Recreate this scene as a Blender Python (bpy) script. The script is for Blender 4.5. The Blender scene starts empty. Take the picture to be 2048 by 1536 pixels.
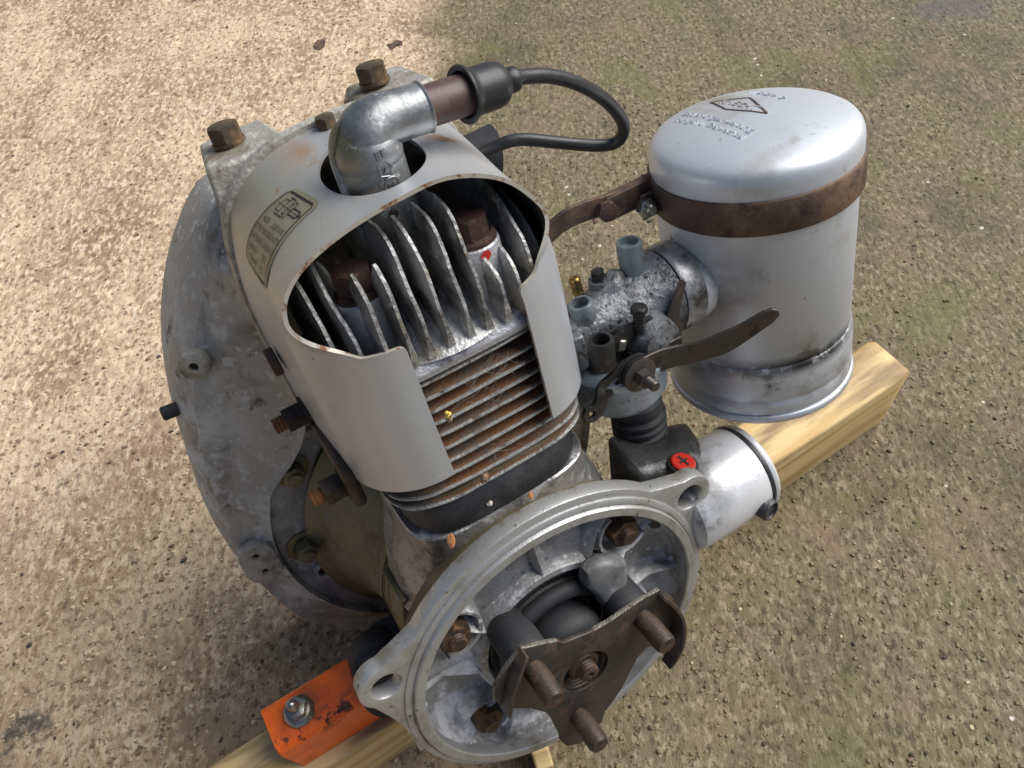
import bpy, bmesh, math, random
from math import sin, cos, pi, radians, sqrt, atan2
from mathutils import Vector, Matrix, Euler, Quaternion
random.seed(7)
D = bpy.data
SC = bpy.context.scene
COL = SC.collection

# ------------------------------------------------------------------ frames
# engine frame: x = across, y = along the crankshaft (0 = drive flange, + = fan side), z = up the cylinder. 1 unit = 10 cm
TILT = radians(18)          # the engine leans back on its fan housing, its drive side propped on the timber
LIFT = 1.95
EM = Matrix.Translation((0, 0, LIFT)) @ Matrix.Rotation(-TILT, 4, 'X')
SC.unit_settings.system = 'METRIC'
SC.unit_settings.scale_length = 0.1

# ------------------------------------------------------------------ camera
R = ((0.8508, -0.4793, -0.2155), (-0.4558, -0.4691, -0.7564), (0.2614, 0.7418, -0.6175))
cx, cy, cz = (Vector(r) for r in R)
cx.normalize(); cz = cx.cross(cy).normalized(); cy = cz.cross(cx)
m = Matrix((( cx.x, -cy.x, -cz.x, -0.7726), (cx.y, -cy.y, -cz.y, -2.5088), (cx.z, -cy.z, -cz.z, 4.0105), (0, 0, 0, 1)))
cam = D.objects.new('camera', D.cameras.new('camera')); COL.objects.link(cam)
cam.matrix_world = EM @ m
cam.data.sensor_width = 36; cam.data.lens = 27.33
cam.data.clip_start = 0.05; cam.data.clip_end = 3000
SC.camera = cam

# ------------------------------------------------------------------ light
SUN_EL, SUN_AZ = radians(48), radians(-6)       # azimuth measured from +x
w = D.worlds.new('World'); SC.world = w; w.use_nodes = True
nt = w.node_tree; nt.nodes.clear()
sky = nt.nodes.new('ShaderNodeTexSky'); sky.sky_type = 'NISHITA'; sky.sun_disc = False
sky.sun_elevation = SUN_EL; sky.sun_rotation = pi/2 - SUN_AZ
sky.air_density = 1.0; sky.dust_density = 3.0; sky.ozone_density = 1.0
bg = nt.nodes.new('ShaderNodeBackground'); bg.inputs[1].default_value = 0.05
ow = nt.nodes.new('ShaderNodeOutputWorld')
nt.links.new(sky.outputs[0], bg.inputs[0]); nt.links.new(bg.outputs[0], ow.inputs[0])
sl = D.lights.new('sun', 'SUN'); sl.energy = 2.8; sl.angle = radians(55); sl.color = (1.0, 0.985, 0.96)
so = D.objects.new('sun', sl); COL.objects.link(so)
sd = Vector((cos(SUN_EL)*cos(SUN_AZ), cos(SUN_EL)*sin(SUN_AZ), sin(SUN_EL)))
so.rotation_euler = sd.to_track_quat('Z', 'Y').to_euler(); so.location = sd*30
SC.view_settings.view_transform = 'Standard'; SC.view_settings.look = 'None'
SC.view_settings.exposure = 0.65; SC.view_settings.gamma = 1.0

# ------------------------------------------------------------------ materials
def mat(name, base, metal=0.0, rough=0.5, layers=(), bump=(), coat=0.0, aniso=None, spec=None):
    """layers: (colour, scale, lo, hi, metal, rough, detail, stretch)   bump: (scale, strength, detail)"""
    M = D.materials.new(name); M.use_nodes = True; t = M.node_tree; n = t.nodes; L = t.links
    b = n['Principled BSDF']
    tc = n.new('ShaderNodeTexCoord')
    c = n.new('ShaderNodeRGB'); c.outputs[0].default_value = (*base, 1); col = c.outputs[0]
    v = n.new('ShaderNodeValue'); v.outputs[0].default_value = metal; mt = v.outputs[0]
    v = n.new('ShaderNodeValue'); v.outputs[0].default_value = rough; rg = v.outputs[0]
    for i, ly in enumerate(layers):
        colr, sc, lo, hi = ly[:4]
        lm = ly[4] if len(ly) > 4 else metal
        lr = ly[5] if len(ly) > 5 else rough
        det = ly[6] if len(ly) > 6 else 6
        st = ly[7] if len(ly) > 7 else (1, 1, 1)
        mp = n.new('ShaderNodeMapping'); mp.inputs['Location'].default_value = (i*3.7, i*1.9, i*5.3)
        mp.inputs['Scale'].default_value = st
        L.new(tc.outputs['Object'], mp.inputs[0])
        ns = n.new('ShaderNodeTexNoise'); ns.inputs['Scale'].default_value = sc; ns.inputs['Detail'].default_value = det
        ns.inputs['Roughness'].default_value = 0.65
        L.new(mp.outputs[0], ns.inputs['Vector'])
        mr = n.new('ShaderNodeMapRange'); mr.inputs['From Min'].default_value = lo; mr.inputs['From Max'].default_value = hi
        mr.clamp = True; L.new(ns.outputs[0], mr.inputs[0])
        fac = mr.outputs[0]
        if len(ly) > 8:     # a band of dirt: (axis, centre, half width)
            sx = n.new('ShaderNodeSeparateXYZ'); L.new(tc.outputs['Object'], sx.inputs[0])
            for ax, ce, hw in ly[8]:
                d1 = n.new('ShaderNodeMath'); d1.operation = 'SUBTRACT'; L.new(sx.outputs[ax], d1.inputs[0]); d1.inputs[1].default_value = ce
                d2 = n.new('ShaderNodeMath'); d2.operation = 'ABSOLUTE'; L.new(d1.outputs[0], d2.inputs[0])
                d3 = n.new('ShaderNodeMapRange'); d3.inputs[1].default_value = hw; d3.inputs[2].default_value = hw*.15; L.new(d2.outputs[0], d3.inputs[0])
                d4 = n.new('ShaderNodeMath'); d4.operation = 'MULTIPLY'; L.new(fac, d4.inputs[0]); L.new(d3.outputs[0], d4.inputs[1]); fac = d4.outputs[0]
        mx = n.new('ShaderNodeMix'); mx.data_type = 'RGBA'; L.new(fac, mx.inputs[0])
        L.new(col, mx.inputs[6]); mx.inputs[7].default_value = (*colr, 1); col = mx.outputs[2]
        for key, val in (('m', lm), ('r', lr)):
            q = n.new('ShaderNodeMix'); L.new(fac, q.inputs[0])
            L.new(mt if key == 'm' else rg, q.inputs[2]); q.inputs[3].default_value = val
            if key == 'm': mt = q.outputs[0]
            else: rg = q.outputs[0]
    L.new(col, b.inputs['Base Color']); L.new(mt, b.inputs['Metallic']); L.new(rg, b.inputs['Roughness'])
    b.inputs['Coat Weight'].default_value = coat
    if spec is not None: b.inputs['Specular IOR Level'].default_value = spec
    nm = None
    for sc, stg, det in bump:
        ns = n.new('ShaderNodeTexNoise'); ns.inputs['Scale'].default_value = sc; ns.inputs['Detail'].default_value = det
        L.new(tc.outputs['Object'], ns.inputs['Vector'])
        bp = n.new('ShaderNodeBump'); bp.inputs['Strength'].default_value = stg; bp.inputs['Distance'].default_value = 0.02
        L.new(ns.outputs[0], bp.inputs['Height'])
        if nm: L.new(nm, bp.inputs['Normal'])
        nm = bp.outputs[0]
    if nm: L.new(nm, b.inputs['Normal'])
    return M

RUST = (0.16, 0.055, 0.022); RUSTD = (0.06, 0.026, 0.016)
M = {}
NO = (1, 1, 1)
M['paint'] = mat('silver_grey_paint', (0.53, 0.55, 0.575), 0.50, 0.36,
    [((0.40, 0.36, 0.25), 1.6, .25, .55, .40, .42, 6, NO, ((0, -.66, .75), (2, 2.95, 1.0))), ((0.27, 0.13, 0.045), 3.5, .42, .60, .1, .7, 9, (1, .7, 1), ((0, -.06, .30), (1, 1.12, .26), (2, 2.87, .3))), ((0.27, 0.14, 0.05), 4, .52, .62, .1, .7, 9, (1, 1.5, 1), ((0, .42, .20), (1, .72, .28), (2, 2.8, .3))), ((0.25, 0.15, 0.06), 7, .58, .66, .1, .7, 9, NO, ((0, -.35, .3), (1, .95, .3), (2, 2.85, .3))), ((0.22, 0.12, 0.05), 7, .70, .76, 0, .8), ((0.30, 0.19, 0.09), 3.1, .64, .80, .1, .7), ((0.05, 0.03, 0.02), 30, .76, .78, 0, .8), ((0.07, 0.05, 0.035), 9, .705, .72, 0, .8, 5, (2, 2, .7)), ((0.55, 0.55, 0.53), 6, .70, .71, .3, .6, 8, (1.5, 1.5, .6))],
    [(60, .05, 3), (4, .08, 2)])
M['rim'] = mat('worn_sheet_edge', (0.50, 0.47, 0.40), .3, .5, [((0.20, 0.08, 0.03), 14, .5, .62, 0, .8)])
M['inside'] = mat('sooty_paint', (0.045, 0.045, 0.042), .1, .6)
M['alu'] = mat('cast_aluminium', (0.42, 0.42, 0.42), .75, .42,
    [((0.13, 0.13, 0.13), 5, .48, .66, .6, .5), ((0.55, 0.56, 0.58), 11, .56, .72, .3, .6), ((0.07, 0.065, 0.06), 22, .60, .68, .3, .6)],
    [(45, .25, 6), (9, .2, 4)])
M['fingercast'] = mat('dull_cast_tongue', (0.22, 0.225, 0.225), .4, .6, [((0.10, 0.10, 0.10), 5, .46, .62, .3, .6), ((0.42, 0.43, 0.44), 8, .60, .70, .2, .6)], [(30, .2, 6)])
M['alumach'] = mat('machined_aluminium', (0.47, 0.475, 0.47), .6, .38,
    [((0.27, 0.25, 0.20), 4, .50, .68, .5, .5, 9), ((0.10, 0.08, 0.055), 18, .62, .68, .3, .6, 8), ((0.12, 0.09, 0.05), 6, .46, .60, .3, .6, 9, NO, ((1, .14, .08),))], [(70, .12, 5)])
M['aluox'] = mat('oxidised_aluminium', (0.34, 0.34, 0.335), .4, .5,
    [((0.72, 0.73, 0.76), 3.2, .47, .60, .2, .6, 11), ((0.12, 0.12, 0.12), 2.6, .54, .72, .4, .5), ((0.75, 0.76, 0.80), 16, .60, .66, .1, .6)], [(30, .45, 8), (8, .3, 4)])
M['house'] = mat('weathered_grey_casting', (0.36, 0.358, 0.340), .45, .55,
    [((0.17, 0.145, 0.10), 2.0, .52, .70, .2, .65, 10), ((0.62, 0.62, 0.59), 3.2, .46, .58, .15, .75, 13, NO, ((0, -1.35, .50),)), ((0.42, 0.42, 0.40), 7, .56, .66, .2, .7, 12), ((0.12, 0.10, 0.065), 5, .58, .68, .1, .7, 12), ((0.55, 0.55, 0.52), 12, .54, .62, .2, .7, 9)],
    [(35, .3, 6), (7, .25, 4)])
M['houselight'] = mat('chalky_casting', (0.40, 0.38, 0.34), .35, .6,
    [((0.20, 0.17, 0.11), 5, .48, .62, .2, .7), ((0.58, 0.55, 0.50), 16, .56, .68, .1, .7)], [(40, .4, 7)])
M['case'] = mat('oil_stained_casting', (0.24, 0.20, 0.11), .35, .5,
    [((0.12, 0.09, 0.04), 2.5, .46, .66, .2, .55), ((0.24, 0.23, 0.19), 6, .60, .72, .3, .6), ((0.03, 0.025, 0.02), 20, .64, .70, 0, .6)],
    [(40, .25, 6)])
M['fin'] = mat('head_fin_aluminium', (0.46, 0.46, 0.45), .45, .45,
    [((0.13, 0.125, 0.115), 5, .46, .62, .4, .5, 10, (1, .6, 1)), ((0.40, 0.35, 0.22), 6, .56, .70, .3, .55, 8), ((0.70, 0.71, 0.73), 14, .58, .70, .3, .6)],
    [(40, .5, 7), (10, .4, 3)])
M['headbase'] = mat('head_base_aluminium', (0.52, 0.53, 0.55), .45, .5, [((0.2, 0.2, 0.2), 9, .54, .68, .4, .5)], [(45, .4, 6)])
M['cylfin'] = mat('rusty_iron_fin', (0.16, 0.15, 0.13), .35, .5,
    [((0.19, 0.088, 0.040), 3.2, .38, .54, .1, .8, 7), ((0.24, 0.115, 0.04), 7, .58, .70, 0, .85)], [(50, .4, 6)])
M['finedge'] = mat('worn_iron_edge', (0.40, 0.40, 0.38), .5, .45, [((0.20, 0.12, 0.07), 4, .56, .70, .1, .8, 8), ((0.10, 0.09, 0.08), 14, .54, .66, .4, .5)], [(60, .4, 6)])
M['rust'] = mat('rusty_steel', (0.070, 0.048, 0.034), .4, .55,
    [((0.105, 0.060, 0.038), 8, .47, .64, .1, .75), ((0.17, 0.085, 0.045), 14, .60, .70, 0, .85, 8), ((0.035, 0.028, 0.024), 4, .50, .62, .5, .45)], [(60, .18, 6)])
M['boltold'] = mat('weathered_bolt', (0.085, 0.062, 0.038), .45, .5, [((0.16, 0.10, 0.05), 5, .48, .62, .2, .7, 9), ((0.19, 0.085, 0.04), 9, .58, .68, 0, .85), ((0.04, 0.034, 0.03), 6, .55, .65, .5, .45)], [(60, .18, 6)])
M['rustnut'] = mat('orange_brown_nut', (0.10, 0.062, 0.038), .4, .55, [((0.24, 0.115, 0.05), 7, .50, .62, .05, .8, 9), ((0.05, 0.035, 0.028), 5, .52, .62, .4, .5)], [(60, .25, 6)])
M['rustbright'] = mat('orange_rusted_thread', (0.25, 0.10, 0.035), .1, .75, [((0.09, 0.04, 0.02), 12, .5, .65, .2, .7)], [(70, .4, 5)])
M['rustred'] = mat('red_brown_bolt', (0.070, 0.034, 0.030), .3, .55, [((0.11, 0.058, 0.04), 16, .56, .68, 0, .8), ((0.045, 0.03, 0.025), 7, .55, .66, .2, .6)], [(60, .3, 6)])
M['band'] = mat('rusty_strap', (0.085, 0.058, 0.045), .3, .55,
    [((0.19, 0.115, 0.065), 2.6, .45, .60, .1, .75, 9), ((0.11, 0.055, 0.035), 7, .54, .64, .1, .8, 8), ((0.045, 0.034, 0.034), 4.5, .52, .66, .3, .5), ((0.24, 0.12, 0.05), 26, .66, .72, 0, .85)], [(50, .2, 5)])
M['plate'] = mat('brown_sheet_steel', (0.080, 0.070, 0.064), .6, .44, [((0.12, 0.075, 0.05), 5, .5, .66, .3, .6), ((0.05, 0.045, 0.042), 9, .52, .64, .6, .4)], [(60, .12, 5)])
M['plateedge'] = mat('sawn_steel_edge', (0.22, 0.21, 0.18), .5, .5, [((0.10, 0.08, 0.06), 25, .5, .6, .4, .6)], [(80, .5, 4)])
M['rubber'] = mat('black_rubber', (0.018, 0.019, 0.020), 0, .42, [((0.04, 0.04, 0.042), 6, .5, .7, 0, .55)], [(60, .06, 4)])
M['rubbermatt'] = mat('dusty_rubber', (0.022, 0.024, 0.027), 0, .65, [((0.045, 0.047, 0.05), 5, .5, .7, 0, .7)], [(40, .1, 4)])
M['gasket'] = mat('dark_spacer', (0.03, 0.031, 0.034), .1, .5, [((0.07, 0.07, 0.075), 4, .5, .7, .1, .6), ((0.12, .06, .03), 12, .68, .74, 0, .8)], [(50, .15, 4)])
M['bakelite'] = mat('brown_bakelite', (0.085, 0.045, 0.042), 0, .45, [((0.13, 0.08, 0.07), 7, .5, .7, 0, .55)], [(60, .05, 3)])
M['zinc'] = mat('zinc_shield', (0.36, 0.38, 0.39), .70, .44,
    [((0.15, 0.155, 0.15), 2.2, .42, .62, .8, .42, 8), ((0.24, 0.20, 0.08), 2.5, .40, .60, .7, .45, 6, NO, ((0, -.12, .10), (2, 2.95, .18))), ((0.33, 0.26, 0.05), 2.6, .66, .78, .6, .4), ((0.60, 0.62, 0.62), 11, .58, .66, .4, .5, 11), ((0.05, 0.05, 0.05), 14, .66, .70, .4, .5)], [(40, .12, 7), (7, .05, 4)])
NO = (1, 1, 1)
M['filter'] = mat('silver_lacquer', (0.60, 0.63, 0.67), .40, .42,
    [((0.40, 0.37, 0.30), 1.7, .56, .76, .45, .45), ((0.13, 0.065, 0.03), 9, .70, .72, 0, .8, 7), ((0.10, 0.07, 0.045), 22, .70, .72, 0, .8, 4), ((0.16, 0.14, 0.12), 4.5, .62, .78, .1, .6, 9),
     ((0.04, 0.034, 0.028), 7, .40, .50, .2, .4, 13, NO, ((2, .965, .07), (0, 1.98, .7))), ((0.14, 0.13, 0.115), 5, .54, .64, .2, .4, 12, (1, 1, 2), ((2, 1.0, .12), (0, 1.85, .5))), ((0.20, 0.18, 0.15), 2.5, .40, .60, .2, .5, 9, NO, ((2, 1.5, .30), (0, 1.52, .22)))],
    [(5, .03, 2), (90, .03, 3)])
M['filterlow'] = mat('oily_silver_lacquer', (0.57, 0.60, 0.64), .45, .38,
    [((0.28, 0.27, 0.25), 3, .50, .70, .4, .4, 9, (1, 1, 1.6)), ((0.03, 0.025, 0.02), 8, .38, .48, .2, .35, 13, NO, ((2, .945, .07), (0, 1.98, .7))), ((0.10, 0.09, 0.08), 6, .50, .60, .2, .4, 13, NO, ((2, .86, .12), (0, 1.72, .38))), ((0.05, 0.04, 0.03), 30, .68, .72, .1, .4), ((0.14, 0.10, 0.06), 5, .66, .74, 0, .7)], [(8, .06, 3)])
M['carb'] = mat('oily_zinc_casting', (0.24, 0.255, 0.265), .5, .45,
    [((0.05, 0.05, 0.05), 3.5, .47, .62, .3, .35, 9), ((0.03, 0.03, 0.03), 28, .55, .62, .2, .4, 6), ((0.30, 0.32, 0.33), 9, .64, .74, .5, .5)], [(35, .5, 6)])
M['carbclean'] = mat('blue_grey_zinc', (0.32, 0.38, 0.42), .5, .4, [((0.10, 0.11, 0.115), 6, .52, .66, .4, .4), ((0.03, 0.03, 0.03), 40, .62, .66, .2, .4)], [(30, .1, 4)])
M['carbtube'] = mat('grey_zinc_tube', (0.20, 0.235, 0.25), .5, .42, [((0.08, 0.085, 0.09), 5, .48, .64, .4, .45, 8), ((0.03, 0.03, 0.03), 30, .60, .66, .2, .4)], [(30, .12, 4)])
M['carbdark'] = mat('oily_dark_metal', (0.035, 0.034, 0.033), .5, .32, [((0.10, 0.095, 0.09), 9, .56, .7, .6, .4), ((0.07, 0.04, 0.02), 5, .6, .7, .2, .5)], [(40, .3, 5)])
M['lever'] = mat('dull_steel_lever', (0.10, 0.088, 0.080), .7, .42, [((0.16, 0.08, 0.045), 5, .52, .68, .2, .65), ((0.04, 0.035, 0.03), 9, .56, .66, .5, .4)], [(50, .1, 4)])
M['can'] = mat('bare_cast_can', (0.72, 0.73, 0.75), .30, .36, [((0.05, 0.048, 0.045), 3, .36, .60, .2, .4, 9, NO, ((0, 1.05, .42), (2, .55, .40))), ((0.10, 0.10, 0.10), 4, .58, .72, .5, .4, 8), ((0.05, 0.05, 0.05), 30, .66, .70, .3, .4)], [(60, .08, 4)])
M['candark'] = mat('grimy_casting', (0.09, 0.09, 0.09), .6, .42, [((0.03, 0.03, 0.03), 5, .45, .6, .4, .45), ((0.25, 0.26, 0.27), 8, .62, .74, .6, .4)], [(40, .3, 5)])
M['red'] = mat('red_enamel', (0.50, 0.025, 0.015), 0, .35, [((0.25, 0.02, 0.015), 9, .6, .7, 0, .5)], [(50, .1, 3)])
M['brass'] = mat('brass', (0.30, 0.19, 0.05), .9, .32, [((0.08, 0.05, 0.02), 9, .5, .6, .7, .4)])
M['steel'] = mat('bright_zinc_plate', (0.38, 0.37, 0.34), .9, .30, [((0.14, 0.12, 0.07), 9, .48, .62, .7, .4)], [(30, .06, 3)])
M['orange'] = mat('orange_paint', (0.93, 0.155, 0.015), 0, .33, [((0.62, 0.07, 0.012), 4, .5, .7, 0, .4), ((0.05, 0.02, 0.012), 8, .53, .55, 0, .7, 10, NO, ((1, -.12, .10), (2, .47, .12))), ((0.05, 0.02, 0.012), 11, .67, .69, 0, .7, 8), ((0.10, 0.03, 0.015), 4, .36, .50, 0, .6, 9, NO, ((0, -.36, .20), (1, .03, .17))), ((0.16, 0.04, 0.018), 2.5, .30, .5, 0, .6, 9, NO, ((0, .2, .35), (1, .05, .2)))], [(20, .08, 4)])
M['ink'] = mat('black_print', (0.02, 0.017, 0.012), 0, .6)
M['label'] = mat('yellowed_label', (0.30, 0.275, 0.175), .25, .45, [((0.25, 0.21, 0.10), 7, .5, .7, .2, .5)], [(40, .05, 3)])
M['web'] = mat('cobweb_silk', (0.30, 0.27, 0.25), 0, .8)
M['yellow'] = mat('wasp_yellow', (0.70, 0.55, 0.10), 0, .5, [((0.05, 0.03, 0.01), 30, .55, .6, 0, .5)])
M['husk'] = mat('dry_husk', (0.30, 0.19, 0.12), 0, .8, [((0.5, 0.38, 0.26), 20, .55, .65)])
M['flake'] = mat('rust_flake', (0.42, 0.17, 0.06), 0, .85, [((0.55, 0.33, 0.18), 20, .5, .6)])
M['leaf'] = mat('dead_leaf', (0.13, 0.075, 0.05), 0, .8, [((0.06, 0.04, 0.035), 9, .5, .6)])
M['grit'] = mat('pale_grit', (0.55, 0.5, 0.42), 0, .8)

M['clampmetal'] = mat('dirty_clamp', (0.48, 0.48, 0.48), .6, .38, [((0.06, 0.055, 0.05), 4, .46, .62, .3, .45, 9), ((0.10, 0.06, 0.04), 12, .60, .70, .2, .6)], [(40, .15, 5)])
# wood
def wood():
    Mx = D.materials.new('treated_pine'); Mx.use_nodes = True; t = Mx.node_tree; n = t.nodes; L = t.links; b = n['Principled BSDF']
    tc = n.new('ShaderNodeTexCoord'); mp = n.new('ShaderNodeMapping'); mp.inputs['Scale'].default_value = (.22, 1, 1)
    L.new(tc.outputs['Object'], mp.inputs[0])
    wv = n.new('ShaderNodeTexWave'); wv.wave_type = 'RINGS'; wv.rings_direction = 'X'; wv.inputs['Scale'].default_value = 1.5
    wv.inputs['Distortion'].default_value = 5; wv.inputs['Detail'].default_value = 2; wv.inputs['Detail Scale'].default_value = 1.2
    L.new(mp.outputs[0], wv.inputs[0])
    cr = n.new('ShaderNodeValToRGB'); cr.color_ramp.elements[0].color = (.60, .40, .155, 1); cr.color_ramp.elements[1].color = (.72, .53, .25, 1)
    cr.color_ramp.elements[0].position = .05; cr.color_ramp.elements[1].position = .45
    L.new(wv.outputs[0], cr.inputs[0])
    col = cr.outputs[0]
    def lay(colr, sc, lo, hi, st, mask=None):
        nonlocal col
        m2 = n.new('ShaderNodeMapping'); m2.inputs['Scale'].default_value = st; m2.inputs['Location'].default_value = (sc, 2, 1)
        L.new(tc.outputs['Object'], m2.inputs[0])
        ns = n.new('ShaderNodeTexNoise'); ns.inputs['Scale'].default_value = sc; ns.inputs['Detail'].default_value = 6; L.new(m2.outputs[0], ns.inputs[0])
        mr = n.new('ShaderNodeMapRange'); mr.inputs[1].default_value = lo; mr.inputs[2].default_value = hi; L.new(ns.outputs[0], mr.inputs[0])
        fac = mr.outputs[0]
        if mask:
            mm = n.new('ShaderNodeMath'); mm.operation = 'MULTIPLY'; L.new(fac, mm.inputs[0]); L.new(mask, mm.inputs[1]); fac = mm.outputs[0]
        mx = n.new('ShaderNodeMix'); mx.data_type = 'RGBA'; L.new(fac, mx.inputs[0]); L.new(col, mx.inputs[6]); mx.inputs[7].default_value = (*colr, 1)
        col = mx.outputs[2]
    sx = n.new('ShaderNodeSeparateXYZ'); L.new(tc.outputs['Object'], sx.inputs[0])
    mk = n.new('ShaderNodeMapRange'); mk.inputs[1].default_value = .70; mk.inputs[2].default_value = .83; L.new(sx.outputs[2], mk.inputs[0])
    lay((.30, .19, .09), 3, .46, .60, (.35, 2.0, 1), mk.outputs[0])      # trodden dirt on the upper face
    lay((.42, .29, .12), 5, .54, .70, (.12, 2, 2))
    lay((.35, .44, .22), 1.1, .64, .74, (1, 1, 1))
    L.new(col, b.inputs['Base Color']); b.inputs['Roughness'].default_value = .62
    ns = n.new('ShaderNodeTexNoise'); ns.inputs['Scale'].default_value = 22; ns.inputs['Detail'].default_value = 5
    m3 = n.new('ShaderNodeMapping'); m3.inputs['Scale'].default_value = (.1, 1, 1); L.new(tc.outputs['Object'], m3.inputs[0]); L.new(m3.outputs[0], ns.inputs[0])
    bp = n.new('ShaderNodeBump'); bp.inputs['Strength'].default_value = .25; bp.inputs['Distance'].default_value = .02; L.new(ns.outputs[0], bp.inputs['Height']); L.new(bp.outputs[0], b.inputs['Normal'])
    return Mx
M['wood'] = wood()

def concrete():
    Mx = D.materials.new('weathered_concrete'); Mx.use_nodes = True; t = Mx.node_tree; n = t.nodes; L = t.links; b = n['Principled BSDF']
    tc = n.new('ShaderNodeTexCoord')
    vr = n.new('ShaderNodeVectorRotate'); vr.rotation_type = 'Z_AXIS'; vr.inputs['Angle'].default_value = radians(30); L.new(tc.outputs['Object'], vr.inputs[0])
    def mapped(st, loc=(0, 0, 0)):       # the broom marks run at 30 degrees to the timber's cross direction
        mp = n.new('ShaderNodeMapping'); mp.inputs['Scale'].default_value = st; mp.inputs['Location'].default_value = loc
        L.new(vr.outputs[0], mp.inputs[0]); return mp.outputs[0]
    def noise(sc, det=6, st=(1, 1, 1), loc=(0, 0, 0), rough=.6):
        ns = n.new('ShaderNodeTexNoise'); ns.inputs['Scale'].default_value = sc; ns.inputs['Detail'].default_value = det
        ns.inputs['Roughness'].default_value = rough; L.new(mapped(st, loc), ns.inputs[0]); return ns.outputs[0]
    def rng(s, lo, hi, a=0, c=1):
        mr = n.new('ShaderNodeMapRange'); mr.inputs[1].default_value = lo; mr.inputs[2].default_value = hi
        mr.inputs[3].default_value = a; mr.inputs[4].default_value = c; L.new(s, mr.inputs[0]); return mr.outputs[0]
    def mix(f, a, c2):
        mx = n.new('ShaderNodeMix'); mx.data_type = 'RGBA'; 
        if isinstance(f, float): mx.inputs[0].default_value = f
        else: L.new(f, mx.inputs[0])
        for i, q in ((6, a), (7, c2)):
            if isinstance(q, tuple): mx.inputs[i].default_value = (*q, 1)
            else: L.new(q, mx.inputs[i])
        return mx.outputs[2]
    def mul(a, c2):
        mm = n.new('ShaderNodeMath'); mm.operation = 'MULTIPLY'; L.new(a, mm.inputs[0])
        if isinstance(c2, float): mm.inputs[1].default_value = c2
        else: L.new(c2, mm.inputs[1])
        return mm.outputs[0]
    def vor(sc, st=(1, 1, 1), feat='F1', rnd=1.0):
        v = n.new('ShaderNodeTexVoronoi'); v.inputs['Scale'].default_value = sc; v.feature = feat; v.inputs['Randomness'].default_value = rnd
        # warp the cells so they read as grit, not as polygons
        nz = n.new('ShaderNodeTexNoise'); nz.inputs['Scale'].default_value = sc*.9; nz.inputs['Detail'].default_value = 2; L.new(mapped(st), nz.inputs[0])
        va = n.new('ShaderNodeVectorMath'); va.operation = 'MULTIPLY_ADD'; L.new(nz.outputs[1], va.inputs[0]); va.inputs[1].default_value = (.9/sc,)*3
        L.new(mapped(st), va.inputs[2]); L.new(va.outputs[0], v.inputs[0]); return v
    # pale warm concrete
    def specks(sc, rmin, keep, st=(1, 1, 1), loc=(0, 0, 0)):
        v = vor(sc, st); c_ = n.new('ShaderNodeSeparateColor'); L.new(v.outputs['Color'], c_.inputs[0])
        return mul(rng(v.outputs['Distance'], rmin*1.35, rmin*.7), rng(c_.outputs[0], keep, keep+.04))
    g = vor(18, (1, .8, 1))
    pale = mix(rng(noise(.8, 8, (1, .7, 1), (0, 0, 0), .70), .40, .60), (.62, .48, .32), (.31, .21, .125))
    pale = mix(mul(rng(noise(11, 5, (1.3, .7, 1), (0, 2, 0), .66), .48, .58), .9), pale, (.74, .60, .41))
    pale = mix(mul(rng(noise(3.2, 5, (2.2, .5, 1), (6, 2, 0), .7), .58, .70), .6), pale, (.74, .64, .52))
    pale = mix(mul(rng(noise(16, 6, (1.1, .8, 1), (3, 1, 0), .70), .53, .60), .85), pale, (.22, .14, .08))
    pale = mix(mul(specks(9, .26, .74, (1, .8, 1)), .8), pale, (.17, .105, .065))
    pale = mix(mul(specks(13, .30, .78, (1, .9, 1)), .7), pale, (.15, .11, .08))
    pale = mix(rng(noise(8, 6, (1, .8, 1), (9, 1, 0), .75), .655, .70), pale, (.09, .065, .05))
    pale = mix(mul(rng(noise(2.6, 7, (1, .7, 1), (13, 3, 0), .72), .54, .64), .6), pale, (.27, .175, .10))
    pale = mix(mul(rng(noise(1.4, 4, (1, 1, 1), (3, 3, 0), .6), .60, .72), .5), pale, (.52, .36, .26))
    # mossy grey-green concrete
    moss = mix(rng(noise(1.6, 7, (1, .7, 1), (7, 0, 0), .62), .36, .62), (.180, .140, .095), (.178, .148, .080))
    moss = mix(mul(rng(noise(13, 6, (1.25, .75, 1), (1, 4, 0), .72), .50, .60), .85), moss, (.34, .285, .19))
    moss = mix(mul(rng(noise(17, 6, (1.25, .75, 1), (4, 4, 0), .72), .53, .60), .9), moss, (.065, .045, .025))
    moss = mix(mul(rng(noise(.55, 7, (1, .8, 1), (1, 7, 0), .68), .50, .62), .55), moss, (.085, .066, .042))
    moss = mix(mul(specks(15, .24, .88, (1.2, .9, 1)), .5), moss, (.36, .30, .19))
    moss = mix(mul(specks(11, .34, .78, (1.2, .7, 1)), .7), moss, (.075, .058, .04))
    moss = mix(rng(noise(5, 7, (1.9, .5, 1), (5, 2, 0), .78), .60, .67), moss, (.05, .038, .024))
    moss = mix(mul(rng(noise(1.2, 5, (1, 1, 1), (2, 9, 0)), .55, .72), .65), moss, (.255, .175, .125))
    moss = mix(mul(rng(noise(.8, 6, (1, .8, 1), (5, 9, 0)), .55, .66), .5), moss, (.15, .145, .045))
    moss = mix(specks(6, .11, .90), moss, (.66, .60, .52))
    # where one gives way to the other: about x = 0.6, ragged
    sx = n.new('ShaderNodeSeparateXYZ'); L.new(tc.outputs['Object'], sx.inputs[0])
    wob = noise(.8, 5, (1, 1, 1), (4, 4, 0))
    ad = n.new('ShaderNodeMath'); ad.operation = 'MULTIPLY_ADD'; L.new(wob, ad.inputs[0]); ad.inputs[1].default_value = 3.0; L.new(sx.outputs[0], ad.inputs[2])
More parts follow.
